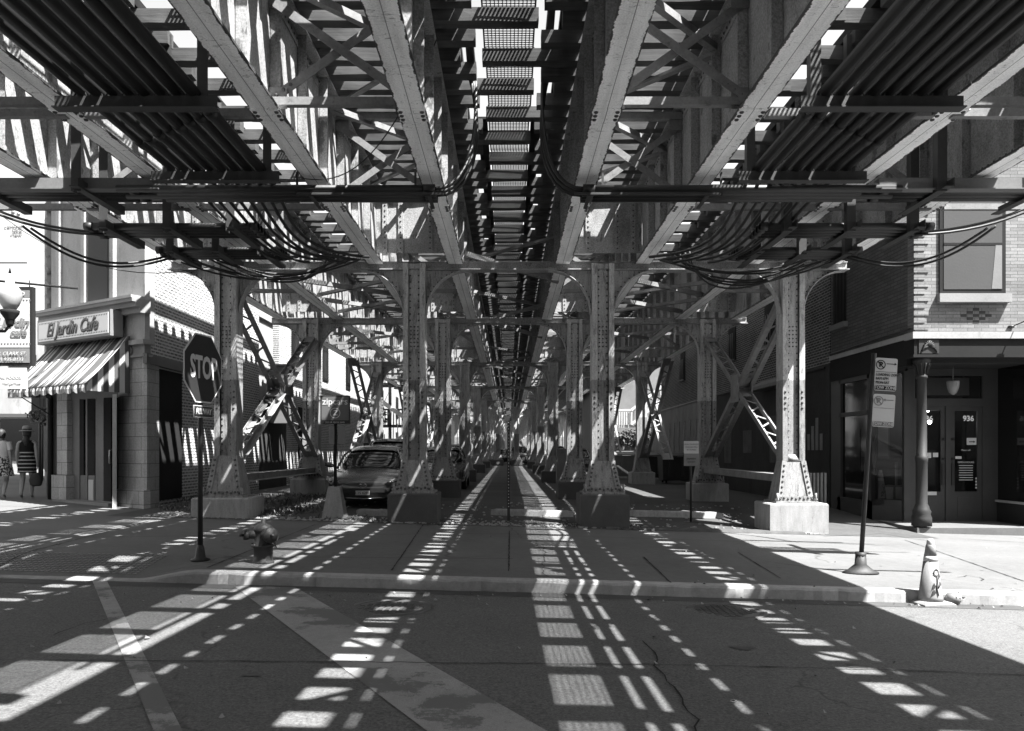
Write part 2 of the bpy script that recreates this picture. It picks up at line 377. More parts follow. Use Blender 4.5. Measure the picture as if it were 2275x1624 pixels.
far = grid(lambda x, y: -.1, [-600, -8.2], [60.1, 600]); far.add([(8.6, 21.1, -.1), (600, 21.1, -.1), (600, 600, -.1), (8.6, 600, -.1), (-8, 220, 0), (8.5, 220, 0), (8.5, 600, 0), (-8, 600, 0)], [(0, 1, 2, 3), (4, 5, 6, 7)]); struct('far_ground', far, 'earth')
# kerb: swept profile with worn rounded top
kb = MB(); rings = []; r2 = random.Random(3)
kx = [-60, -30, -12, -9.2, -8.6] + rng(-8.2, 12, 200) + [14, 20, 40, 60]
for x in kx:
    top = walk_z(x, KY); rz = road_z(x, KY) - .05; j = (r2.uniform(-.010, .010) + .010 * math.sin(x * 2.3) + (.03 if r2.random() < .06 else 0)) if -8 < x < 12 else 0; j2 = r2.uniform(-.007, .005) - (.018 if r2.random() < .06 else 0)
    rings.append([(x, KY - .02 + j, rz), (x, KY - .006 + j, max(top - .028, rz + .02) + j2), (x, KY + .012 + j, top - .004 + j2), (x, KY + .145, top + .004), (x, KY + .15, rz)])
kb.loft(rings, closed=True); kb.sm = [False] * len(kb.sm); struct('kerb', kb, 'kerb_concrete')
gu = grid(lambda x, y: road_z(x, y) + .004, [-60, -30] + rng(-12, 12, 40) + [30, 60], [KY - .30, KY - .01]); struct('gutter', gu, 'lot_asphalt')
# painted crosswalk stripes
def decal(name, corners, mat, dz, n=14, kind='structure'):
    a, b, c, d = [G(*p) for p in corners]; mb = MB(); vs = []
    for i in range(n + 1):
        t = i / n; p = a.lerp(d, t); q = b.lerp(c, t)
        for k in range(5):
            r = p.lerp(q, k / 4); vs.append((r.x, r.y, gz(r.x, r.y) + dz))
    mb.add(vs, [(i * 5 + k, i * 5 + k + 1, (i + 1) * 5 + k + 1, (i + 1) * 5 + k) for i in range(n) for k in range(4)])
    return tag(obj(name, mb, mat), kind=kind)
decal('crosswalk_stripe', [(205, 1291), (238, 1291), (443, 1700), (372, 1700)], 'road_paint', .006)
decal('crosswalk_band', [(520, 1303), (655, 1305), (1345, 1700), (1047, 1700)], 'road_paint', .006)
def crack_line(name, pts, wd, mat='black_paint', jitter=.03, dz=.007):
    mb = MB(); g = []
    for (a, b) in zip(pts[:-1], pts[1:]):
        p, q = G(*a), G(*b); n = max(2, int((q - p).length / .12))
        for i in range(n): r = p.lerp(q, i / n); g.append((r.x, r.y))
    g.append(tuple(G(*pts[-1]))[:2]); vs = []
    for i, (x, y) in enumerate(g):
        x += rnd.uniform(-jitter, jitter); y += rnd.uniform(-jitter, jitter)
        a = Vector(g[min(i + 1, len(g) - 1)]) - Vector(g[max(0, i - 1)]); nn = Vector((-a.y, a.x)).normalized() * wd / 2 * rnd.uniform(.5, 1.4)
        for sg in (-1, 1): X, Y = x + nn.x * sg, y + nn.y * sg; vs.append((X, Y, gz(X, Y) + dz))
    mb.add(vs, [(2 * i, 2 * i + 1, 2 * i + 3, 2 * i + 2) for i in range(len(g) - 1)])
    return tag(obj(name, mb, mat), kind='structure')
crack_line('road_seam', [(-60, 1468), (500, 1470), (1000, 1474), (1500, 1478), (2000, 1490), (2400, 1508)], .014, jitter=.012)
crack_line('road_crack', [(1425, 1425), (1450, 1450), (1460, 1490), (1480, 1515), (1500, 1540), (1520, 1565), (1545, 1600), (1540, 1660)], .012, jitter=.025)
crack_line('road_crack', [(130, 1410), (150, 1400), (190, 1385), (230, 1378)], .01)
for pts in ([(460, 1262), (700, 1166)], [(870, 1268), (940, 1166)], [(1130, 1270), (1132, 1180)], [(1490, 1295), (1430, 1238)], [(1735, 1286), (1640, 1228)], [(0, 1258), (330, 1158), (480, 1140)],
            [(-40, 1196), (600, 1190), (1100, 1186), (1690, 1205)], [(430, 1236), (640, 1238), (1140, 1242)], [(1720, 1251), (1890, 1272)], [(2010, 1200), (2275, 1292)], [(1830, 1192), (1960, 1186), (2060, 1202)], [(2110, 1196), (2275, 1206)]):  # pavement joints, and one thin dark line from the leaning post's base
    crack_line('pavement_line', pts, .017, jitter=.004)
crack_line('pavement_crack', [(1206, 1215), (1212, 1240), (1205, 1262), (1212, 1280)], .009)
crack_line('pavement_crack', [(1130, 1170), (1160, 1196), (1190, 1200), (1200, 1225)], .009)
crack_line('pavement_crack', [(2125, 1283), (2150, 1279), (2180, 1284), (2176, 1290)], .012)
def blot(u, v, rx, ry, mat, name='road_patch', seed=0, dz=.005):
    c = G(u, v); rr = random.Random(seed); n = 28; mb = MB(); vs = [(c.x, c.y, c.z + dz)]
    for k in range(n): a = 2 * math.pi * k / n; q = 1 + .25 * math.sin(3 * a + seed) + rr.uniform(-.12, .12); x = c.x + rx * q * math.cos(a); y = c.y + ry * q * math.sin(a); vs.append((x, y, gz(x, y) + dz))
    mb.add(vs, [(0, k + 1, (k + 1) % n + 1) for k in range(n)]); tag(obj(name, mb, mat), kind='structure')
for i, (u, v, rx, ry) in enumerate(((1650, 1440, .10, .07), (1050, 1560, .07, .05), (1900, 1480, .08, .06), (560, 1500, .06, .05))): blot(u, v, rx, ry, 'oil_stain', seed=i)
for i in range(60):
    u = rnd.uniform(100, 2200); v = rnd.uniform(1180, 1268); blot(u, v, rnd.uniform(.012, .03), rnd.uniform(.012, .03), 'oil_stain', 'gum_spot', i) if i < 45 else None
lit = MB()
for i in range(120):
    u = rnd.uniform(0, 2275); v = rnd.choice((rnd.uniform(1318, 1345), rnd.uniform(1318, 1345), rnd.uniform(1180, 1600))); c = G(u, v); s = rnd.uniform(.008, .025); a = rnd.uniform(0, 3.1)
    lit.add([(c.x + s * math.cos(a), c.y + s * math.sin(a), c.z + .012), (c.x - s * math.sin(a), c.y + s * math.cos(a), c.z + .03), (c.x - s * math.cos(a), c.y - s * math.sin(a), c.z + .012), (c.x + s * math.sin(a), c.y - s * math.cos(a), c.z + .014)], [(0, 1, 2, 3)])
tag(obj('litter', lit, 'cone_pale'), 'bits of paper and leaf litter in the gutter and on the road', 'litter', kind='stuff')
# tactile ramp grid
tp = MB(); p0 = G(100, 1268); p1 = G(330, 1240)
for i in range(46):
    for j in range(12):
        x = -7.3 + i * .062 + j * .0; y = KY + .32 + j * .075
        z = walk_z(x, y); tp.box(x, x + .045, y, y + .05, z - .01, z + .008)
tag(obj('tactile_paving', tp, 'plate_grey'), kind='structure')
def manhole(u, v, lab):
    c = G(u, v); t = empty('manhole_cover', lab, 'manhole cover', c)
    mb = MB(); mb.lathe([(.42, -.02), (.42, .008), (.36, .009), (.355, .004)], n=32); obj('rim', mb, 'iron_cover', t)
    mb = MB(); mb.lathe([(.35, -.02), (.35, .006), (.0, .006)], n=32)
    for i in range(-4, 5):
        for j in range(-4, 5):
            if i * i + j * j < 18: mb.box(i * .07 - .022, i * .07 + .022, j * .07 - .022, j * .07 + .022, .006, .013)
    obj('lid', mb, 'iron_cover', t)
manhole(865, 1350, 'round iron manhole cover in the road beside the wide worn crosswalk band')
manhole(1612, 1358, 'round iron manhole cover in the road near the right kerb, squares on its lid')

# ------------------------------------------------------------ railway structure dimensions
ZB, ZT = 5.30, 6.85
TRK = [-5.78, -1.91, 1.91, 5.78]; COLX = [-5.73, -1.92, 1.90, 5.75]
ROWS = [16.1, 22.9, 34.2, 47.2, 60.2, 73.2, 86.2, 99.2, 112.2, 125.2, 138.2, 151.2]
Y0, Y1 = -24., 164.
POS = ['outermost left', 'inner left', 'inner right', 'outermost right']
PTOP = {0: (.55, .64, .62, .44)}; PW = (1.14, .98, .98, 1.16)
def column(ci, ri, det):
    X, Y = COLX[ci], ROWS[ri]
    pt = PTOP[0][ci] if ri == 0 else .62 - .012 * X
    t = empty('steel_column', f'riveted steel column on a concrete block, {POS[ci]} of the {ORD[ri]} row', 'column', (X, Y, 0), 0, 'columns holding up the elevated railway')
    pw = PW[ci] / 2 if ri == 0 else .5; pd = .5
    mb = MB(); gl = gz(X, Y) - .3; c = .025
    mb.frustum((-pw, pw, -pd, pd), (-pw, pw, -pd, pd), gl, pt - c); mb.frustum((-pw, pw, -pd, pd), (-pw + c, pw - c, -pd + c, pd - c), pt - c, pt)
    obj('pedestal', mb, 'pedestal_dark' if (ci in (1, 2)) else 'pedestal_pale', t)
    mb = MB(); mb.box(-.42, .42, -.38, .38, pt, pt + .035)
    if det:
        for sx in (-1, 1):
            for y in (-.32,): mb.lathe([(.022, 0), (.022, .17)], (sx * .385, y - .03, pt + .03), 6); mb.lathe([(.045, 0), (.045, .04)], (sx * .385, y, pt + .05), 6)
    obj('base_plate', mb, 'column_paint', t)
    b0, b1 = pt + .035, pt + (.84 if ci in (0, 3) else .66)
    mb = MB(); mb.frustum((-.36, .36, -.30, .30), (-.225, .225, -.19, .19), b0, b1)
    for sx in (-1, 1):   # angle strips along the slanted edges
        a = Vector((sx * .31, -.312, b0)); bb = Vector((sx * .19, -.203, b1)); mb.beam(a, bb, .10, .02, (0, -1, 0))
        if det:
            for k in range(7): p = a.lerp(bb, (k + .7) / 7.5); mb.rivet(p + Vector((0, -.012, 0)), (0, -1, .13), .02)
    mb.box(-.36, .36, -.325, -.30, b0, b0 + .10)
    if det:
        for k in range(9): mb.rivet((-.32 + k * .08, -.325, b0 + .05 + (k % 2) * .02), (0, -1, 0), .021)
    if ri == 0 and ci == 3:
        mb.smooth = True
        n = 8; vs = []; fs = []
        for i in range(n + 1):
            for j in range(n + 1):
                a = math.pi * j / n; e = math.pi / 2 * i / n
                vs.append((math.cos(a) * math.cos(e) * .15 + 0, -.17 - math.sin(a) * math.cos(e) * .10 * 0 - .03 * math.cos(e), b1 - .02 + math.sin(e) * .0 + math.sin(a) * .15 * math.cos(e)))
        mb.frustum((-.15, .15, -.2, -.05), (-.10, .10, -.15, -.05), b1, b1 + .13)
        mb.smooth = False
    obj('boot', mb, 'column_paint', t)
    top = ZB - .02; mb = MB()
    for sx in (-1, 1):
        mb.box(sx * .225 - (.012 if sx > 0 else 0), sx * .225 + (.012 if sx < 0 else 0), -.19, .19, b1, top)
        for sy in (-1, 1): mb.box(min(sx * .225, sx * .115), max(sx * .225, sx * .115), sy * .19 - .008, sy * .19 + .008, b1, top)
    for sy in (-1, 1): mb.box(-.105, .105, sy * .12 - .008, sy * .12 + .008, b1, top)
    mb.box(-.212, .212, -.006, .006, b1, top)
    obj_s = mb
    if det:
        z = b1 + .1
        while z < top - .1:
            for sx in (-1, 1): mb.rivet((sx * .085, -.128, z), r=.015)
            z += .13
        for sx in (-1, 1):
            for k in range(4): mb.rivet((sx * .17, -.198, 2.35 + k * .11), r=.02)
    sh = obj('shaft', mb, 'column_paint', t)
    if det:
        mb = MB(); mb.box(-.10, .10, -.14, -.128, 3.55, 4.05)
        for k in range(6):
            for sx in (-.07, 0, .07): mb.rivet((sx, -.14, 3.6 + k * .08), r=.015)
        obj('splice_plate', mb, 'column_paint', t)
    # arched brackets
    Rr = .88; zb = ZB - .14
    for sx in (-1, 1):
        mb = MB(); poly = [(sx * .226, zb)]; m = 12; arc = []
        for k in range(m + 1):
            a = math.pi / 2 * k / m; arc.append((sx * (.226 + Rr * (1 - math.cos(a)) * .98 + .01), zb - Rr + Rr * math.sin(a)))
        mb.prism(poly + arc, -.008, .008); br = obj('bracket', mb, 'column_paint', t)
        mb = MB()
        for k in range(m):
            p, q = arc[k], arc[k + 1]; mb.beam((p[0], 0, p[1]), (q[0], 0, q[1]), .22, .014, (0, 0, 1) if k > 0 else (sx, 0, 0))
        ins = [(p[0] - sx * .07 * math.cos(math.pi / 2 * k / m), p[1] + .07 * math.sin(math.pi / 2 * k / m)) for k, p in enumerate(arc)]
        for k in range(m):
            mb.prism([arc[k], arc[k + 1], ins[k + 1], ins[k]], -.022, -.008)
            if det: mb.rivet(((arc[k][0] + ins[k][0]) / 2, -.022, (arc[k][1] + ins[k][1]) / 2), r=.014)
        obj('bracket_flange', mb, 'column_paint', br)
    return t
protos = {}
for ri in range(len(ROWS)):
    for ci in range(4):
        if ri < 3: column(ci, ri, ri < 2)
        elif ri == 3: protos[ci] = column(ci, ri, False)
        else:
            c = copy_tree(protos[ci], None, f'riveted steel column on a concrete block, {POS[ci]} of the {ORD[ri]} row'); c.location = (COLX[ci], ROWS[ri], 0)

for ri in range(5, len(ROWS)):
    for x, wd_ in ((-.98, 'left of'), (.66, 'right of')): c = copy_tree(protos[1], None, f'riveted steel column just {wd_} the centre line, {ORD[ri]} row back'); c.location = (x, ROWS[ri] - 4, 0)
# ---------------- cross girders (one per row)
for ri, Y in enumerate(ROWS):
    t = empty('cross_girder', f'shallow cross girder tying together the {ORD[ri]} row of columns', 'girder', (0, Y, ZB - .14), 0, 'cross girders over the column rows')
    mb = MB(); mb.box(-6.9, 6.9, -.15, .15, 0, .02)
    if ri < 2:
        for k in range(130):
            if min(abs(-6.85 + k * .105 - c) for c in COLX) > .3: mb.rivet((-6.85 + k * .105, -.11, .02), (0, 0, 1), .012)
    obj('bottom_flange', mb, 'girder_paint', t)
    mb = MB(); mb.box(-6.9, 6.9, -.008, .008, .02, .17); mb.box(-6.9, 6.9, -.05, .05, .17, .185); obj('web', mb, 'girder_paint', t)
    for c in TRK:
        mb = MB(); mb.box(c - .80, c + .80, -.03, -.014, .36, 1.62)
        for xx in (-.62, -.30, .30, .62): mb.box(c + xx - .05, c + xx + .05, -.06, -.03, .36, 1.6)
        if ri < 2:
            for xx in (-.62, -.30, .30, .62):
                for k in range(11): mb.rivet((c + xx, -.06, .45 + k * .11), r=.015)
        obj('diaphragm', mb, 'girder_paint', t)

# ---------------- plate girders: 8 lines x spans
GX = [c + s * .815 for c in TRK for s in (-1, 1)]
NTH = ['outermost on the left', 'second from the left', 'third from the left', 'fourth from the left', 'fourth from the right', 'third from the right', 'second from the right', 'outermost on the right']
spans = [(Y0, ROWS[0] - .02)] + [(ROWS[i] + .02, ROWS[i + 1] - .02) for i in range(len(ROWS) - 1)] + [(ROWS[-1] + .02, Y1)]
SPN = ['over the road'] + [f'between the {ORD[i]} and {ORD[i+1]} column rows' for i in range(len(ROWS) - 1)] + ['beyond the last column row']
for gi, x in enumerate(GX):
    for si, (a, b) in enumerate(spans):
        t = empty('plate_girder', f'long riveted plate girder {SPN[si]}, {NTH[gi]}', 'girder', (x, a, ZB), 0, 'plate girders carrying the tracks')
        L = b - a; det = si < 2
        mb = MB(); mb.box(-.16, .16, 0, L, 0, .028)
        obj('bottom_flange', mb, 'flange_paint', t)
        if si == 0:
            for yy in (8.92 - a, 12.35 - a):      # gusset plates under the flange where the struts cross
                mb = MB(); mb.box(-.17, .17, yy - .16, yy + .16, -.014, -.001)
                for sx in (-.12, .12):
                    for d in (-.1, 0, .1): mb.rivet((sx, yy + d, -.014), (0, 0, -1), .022)
                obj('gusset_plate', mb, 'flange_paint', t)
        mb = MB(); mb.box(-.006, .006, 0, L, .03, ZT - ZB - .03)
        for sx in (-1, 1): mb.box(min(sx * .008, sx * .02), max(sx * .008, sx * .02), 0, L, .03, .18); mb.box(min(sx * .008, sx * .02), max(sx * .008, sx * .02), 0, L, 1.37, 1.52)
        if det:
            y = .1
            while y < L:
                if a + y > 1.5:
                    sx = -1 if x > 0 else 1
                    for sx in (-1, 1):
                        for zz in (.11, 1.44): mb.rivet((sx * .02, y, zz), (sx, 0, 0), .016)
                y += .13
        wmb = mb
        y = .75
        while y < L - .3:
            for sx in (-1, 1):
                mb = MB() if det and a + y > -1 else wmb
                mb.box(min(sx * .02, sx * .13), max(sx * .02, sx * .13), y - .006, y + .006, .03, 1.52); mb.box(min(sx * .008, sx * .02), max(sx * .008, sx * .02), y, y + .1, .18, 1.37)
                if mb is not wmb:
                    if a + y > 1.5:
                        for k in range(12): mb.rivet((sx * .02, y + .06, .22 + k * .1), (sx, 0, 0), .016)
                    obj('stiffener', mb, 'girder_paint', t)
            y += 1.15
        obj('web', wmb, 'girder_paint', t)
        mb = MB(); mb.box(-.15, .15, 0, L, ZT - ZB - .028, ZT - ZB); obj('top_flange', mb, 'girder_paint', t)

# ---------------- cross frames and laterals inside each girder pair
def cross_frame(y, c, flip):
    t = empty('cross_bracing', 'crossed angle iron frame bolted between two overhead girders', 'bracing', (c, y, ZB), 0, 'cross frames between the overhead girders')
    a, b = -.80, .80
    mb = MB(); mb.angle((a, 0, 1.38), (b, 0, 1.38), .11); obj('top_strut', mb, 'brace_paint', t)
    mb = MB()
    for (p, q) in (((a, .01, .16), (b, .01, 1.30)), ((a, -.03, 1.30), (b, -.03, .16))): mb.angle(p, q, .10, .014, (0, 1, 0))
    if y < 24:
        for k in range(3):
            for sx in (-1, 1):
                f = .05 + k * .05; mb.rivet((a + (b - a) * f if sx < 0 else b - (b - a) * f, -.02, .16 + 1.14 * f), r=.02)
    mb.box(a, a + .2, -.02, -.008, .06, .30); mb.box(b - .2, b, -.02, -.008, .06, .30); mb.box(a, a + .2, -.02, -.008, 1.2, 1.45); mb.box(b - .2, b, -.02, -.008, 1.2, 1.45)
    obj('diagonal', mb, 'brace_paint', t)
    mb = MB(); mb.angle((a, 0, .10), (b, 0, .10), .09); obj('bottom_strut', mb, 'brace_paint', t)
    return t
cf = cross_frame(5.5, TRK[0], 0); cfar = cross_frame(29, TRK[0], 0); first = True
ys = [-18, -11.5, -8.1, -4.7, -1.3, 2.1, 5.5, 8.92, 12.35]
for a, b in zip(ROWS[:-1], ROWS[1:]):
    n = max(2, round((b - a) / 3.6)); ys += [a + (b - a) * k / n for k in range(1, n)]
for y in ys:
    for c in TRK:
        if (y == 5.5 and c == TRK[0]): continue
        o = copy_tree(cf if y < 24 else cfar); o.location = (c, y, ZB)
lats = [Y0 + .4 + k * 1.72 for k in range(20)]
mb = MB(); mb.angle((-.80, 0, 0), (.80, 1.7, 0), .09); mb.box(-.78, -.6, -.05, .2, .01, .02)
lat = obj('lateral_brace', mb, 'brace_paint'); mb2 = MB(); mb2.angle((.80, 0, 0), (-.80, 1.7, 0), .09); lat2 = mb2.mesh('lateral_brace', 'brace_paint')
tag(lat, 'diagonal angle iron running flat just under the wooden ties', 'bracing', 'flat diagonals under the ties'); lat.location = (TRK[0], 1.7, ZT - .22)
k = 0; y = -5.1
while y < 80:
    for c in TRK:
        if abs(y - 1.7) < .01 and c == TRK[0]: continue
        o = lat.copy(); COL.objects.link(o); o.location = (c, y, ZT - .22)
        if k % 2: o.data = lat2
    y += 1.7; k += 1
# full-width struts passing under the flanges and between the pairs
for y, lab in ((8.92, 'nearer'), (12.35, 'farther')):
    for x0, x1, wl in ((-8.6, -6.8, 'outside the far left girder'), (-6.6, -5, 'under the far left track'), (-4.8, -2.9, 'between the two left tracks'), (2.9, 4.8, 'between the two right tracks'), (5, 6.6, 'under the far right track'), (6.8, 8.6, 'outside the far right girder')):
        mb = MB(); mb.angle((x0, y, ZB - .03), (x1, y, ZB - .03), .09)
        tag(obj('flat_strut', mb, 'brace_paint'), f'{lab} horizontal angle strut at flange level {wl}', 'strut', 'struts at flange level')
# sway diagonals between inner girders just past the front row
for y, s in ((17.3, 1), (23.4, -1), (26, 1), (36, -1), (40, 1), (50, -1), (63, 1)):
    mb = MB(); mb.angle((-1.1 * s, y, ZB + .5), (1.1 * s, y + .4, ZB - .15 + .1), .11); mb.angle((1.1 * s, y + .1, ZB + .9), (-1.1 * s, y + 2.4, ZB + .9), .09)
    tag(obj('sway_brace', mb, 'brace_paint'), 'slanting angle brace between the two central girders', 'bracing', 'sway braces along the centre line')
for x0, x1 in ((-4.9, -2.8), (2.8, 4.9)):
    for y in (18.2, 20.6, 26, 30, 38, 42):
        mb = MB(); mb.angle((x0, y, ZB + .1), (x1, y + 1.8, ZB + .1), .1); mb.angle((x1, y, ZB + .1), (x0, y + 1.8, ZB + .1), .1)
        tag(obj('sway_brace', mb, 'brace_paint'), 'crossed flat braces between neighbouring tracks behind the front column row', 'bracing', 'crossed braces between the tracks')

# ---------------- ties
PITCH = .47
def tie_mesh(x0, x1):
    hw, hd = rnd.uniform(.085, .103), rnd.uniform(.17, .19); mb = MB(); n = 10; lo = []
    for i in range(n + 1):
        x = x0 + (x1 - x0) * i / n; e = rnd.uniform(-.006, .006); f = rnd.uniform(-.006, .006); lo.append([(x, -hw + e, f), (x, hw + f, e), (x, hw, hd), (x, -hw, hd)])
    mb.loft(lo); mb.sm = [False] * len(mb.sm); return mb.mesh('railway_tie', 'tie_wood')
TV = {}
for ti in range(4):
    for q in range(6): e0, e1 = rnd.uniform(0, .06), rnd.uniform(0, .06); TV[(ti, 'n', q)] = tie_mesh(-1.24 - e0 if ti else -.98, 1.24 + e1)
    for q in range(3): e0, e1 = rnd.uniform(0, .06), rnd.uniform(0, .06); TV[(ti, 's', q)] = tie_mesh(*((-1.24 - e0, 1.24) if ti in (0, 3) else ((-1.24, 1.43 + e1) if ti == 1 else (-1.44 - e1, 1.24)))) if ti else tie_mesh(-.98, 1.24 + e1)
    for sd in (-1, 1): TV[(ti, 'l', sd)] = tie_mesh(-1.24 if sd > 0 and ti else (-.98 if not ti else -2.28), 2.28 if sd > 0 else 1.24)
farb = MB(); nt_ = 0; yy = Y0 + .1; k = 0
while yy < Y1:
    for ti, c in enumerate(TRK):
        y = yy + rnd.uniform(-.045, .045)
        lng = (k % 2 == 0)
        # which side the long ties reach out to carry the walkways
        sd = {0: 1, 1: (1 if k % 4 == 0 else -1), 2: (-1 if k % 4 == 2 else 1), 3: -1}[ti]
        if yy > -4 and yy < 27.5:
            o = bpy.data.objects.new('railway_tie', TV[(ti, 'l', sd)] if lng else (TV[(ti, 's', k % 3)] if (yy > 5.2 or yy < 2.6) else TV[(ti, 'n', (k * 5 + ti) % 6)])); COL.objects.link(o); o.location = (c, y, ZT)
            o.rotation_euler = (0, 0, rnd.uniform(-.014, .014))
            tag(o, 'weathered wooden railway tie seen from below', 'railway tie', 'wooden ties across the overhead girders')
        else:
            x0, x1 = c - (1.58 if ti == 2 else 1.24), c + (1.56 if ti == 1 else 1.24)
            if lng: x0, x1 = (x0, c + 2.28) if sd > 0 else (c - 2.28, x1)
            if ti == 0: x0 = c - .98
            farb.box(x0, x1, y - .095, y + .095, ZT, ZT + .18)
    yy += PITCH; k += 1
tag(obj('distant_ties', farb, 'tie_wood'), 'rows of wooden railway ties receding into the distance overhead', 'railway ties', kind='stuff')
# rails, guard timbers, third rails
TN = ['far left track', 'left of centre track', 'right of centre track', 'far right track']
for ti, c in enumerate(TRK):
    for s, sn in ((-1, 'left'), (1, 'right')):
        mb = MB(); x = c + s * .72
        mb.box(x - .07, x + .07, Y0, Y1, ZT + .19, ZT + .205); mb.box(x - .01, x + .01, Y0, Y1, ZT + .205, ZT + .31); mb.box(x - .036, x + .036, Y0, Y1, ZT + .31, ZT + .35)
        tag(obj('running_rail', mb, 'rail_steel'), f'{sn} steel rail of the {TN[ti]}, seen between the ties', 'rail', 'rails of the elevated railway')
        mb = MB(); x = c + s * 1.08; wd = .17 if (ti, s) not in ((0, 1), (0, -1)) else .05
        mb.box(x - wd, x + wd, Y0, Y1, ZT + .192, ZT + .32); tag(obj('guard_timber', mb, 'timber'), f'dark timber plank along the {sn} edge of the {TN[ti]}', 'timber', 'dark planks along the tie ends')
        if ti == 0: continue
        mb = MB(); x = c + s * .55; mb.box(x - .045, x + .045, Y0, Y1, ZT + .192, ZT + .30); tag(obj('guard_rail', mb, 'rail_steel'), f'inner guard rail on the {sn} side of the {TN[ti]}', 'rail', 'rails of the elevated railway')
# walkway gratings
GZ = ZT + .20
def grate_mesh(L, pl, pw, t=.011):
    mb = MB(); n = int(.66 / pw)
    for i in range(n + 1): x = -.33 + .66 * i / n; mb.box(x - t / 2, x + t / 2, 0, L, 0, .042)
    m = int(L / pl)
    for j in range(m + 1): y = L * j / m; mb.box(-.335, .335, y - t * .4, y + t * .4, .010, .022)
    mb.box(-.345, -.33, 0, L, 0, .05); mb.box(.33, .345, 0, L, 0, .05)
    return mb.mesh('walkway_grating', 'grate_steel')
gm1 = grate_mesh(1.82, .058, .050); gm2 = grate_mesh(5.46, .1, .06, .02)
WN = {-3.85: 'left', 0.: 'central', 3.85: 'right'}
for wx in (-3.85, 0., 3.85):
    y = -3.7 - 5.47 * 3; i = 0
    while y < 75:
        near = -4 < y < 25
        o = bpy.data.objects.new('walkway_grating', gm1 if near else gm2); COL.objects.link(o); o.location = (wx - (.05 if wx > 1 else 0) + rnd.uniform(-.01, .01), y, GZ)
        tag(o, f'steel grating panel of the {WN[wx]} walkway between the tracks, dark against sky', 'grating', f'grating panels of the {WN[wx]} walkway')
        y += 1.83 if near else 5.47
for s, sn in ((-1, 'left'), (1, 'right')):
    mb = MB(); mb.box(s * .455 - .09, s * .455 + .09, 13.2, Y1, GZ, GZ + .04); tag(obj('walkway_board', mb, 'timber'), f'narrow dark board along the {sn} side of the central walkway beyond the crossing conduits', 'board')
# edge walkway and handrail
for s, sn in ((1, 'right'),):
    t = empty('edge_walkway', f'narrow plank walkway with handrail along the {sn} outer edge of the viaduct', 'walkway', (s * 7.25, 0, ZT))
    mb = MB()
    for q in range(3): mb.box(s * 7.05 + q * s * .15 - .06, s * 7.05 + q * s * .15 + .06, Y0, Y1, .20, .24)
    for q in range(int((Y1 - Y0) / 2.7)): mb.box(min(s * 6.9, s * 7.5), max(s * 6.9, s * 7.5), Y0 + q * 2.7, Y0 + q * 2.7 + .15, 0.0, .19)
    mb.v = [Vector((p.x - s * 7.25, p.y, p.z)) for p in mb.v]; obj('plank', mb, 'timber', t)
    mb = MB(); mb.tube([(s * .2, Y0, 1.25), (s * .2, Y1, 1.25)], .022, 6); mb.tube([(s * .2, Y0, .8), (s * .2, Y1, .8)], .018, 6)
    for q in range(int((Y1 - Y0) / 2.7)): mb.tube([(s * .2, Y0 + q * 2.7, .1), (s * .2, Y0 + q * 2.7, 1.25)], .022, 6)
    obj('handrail', mb, 'steel_dark', t)

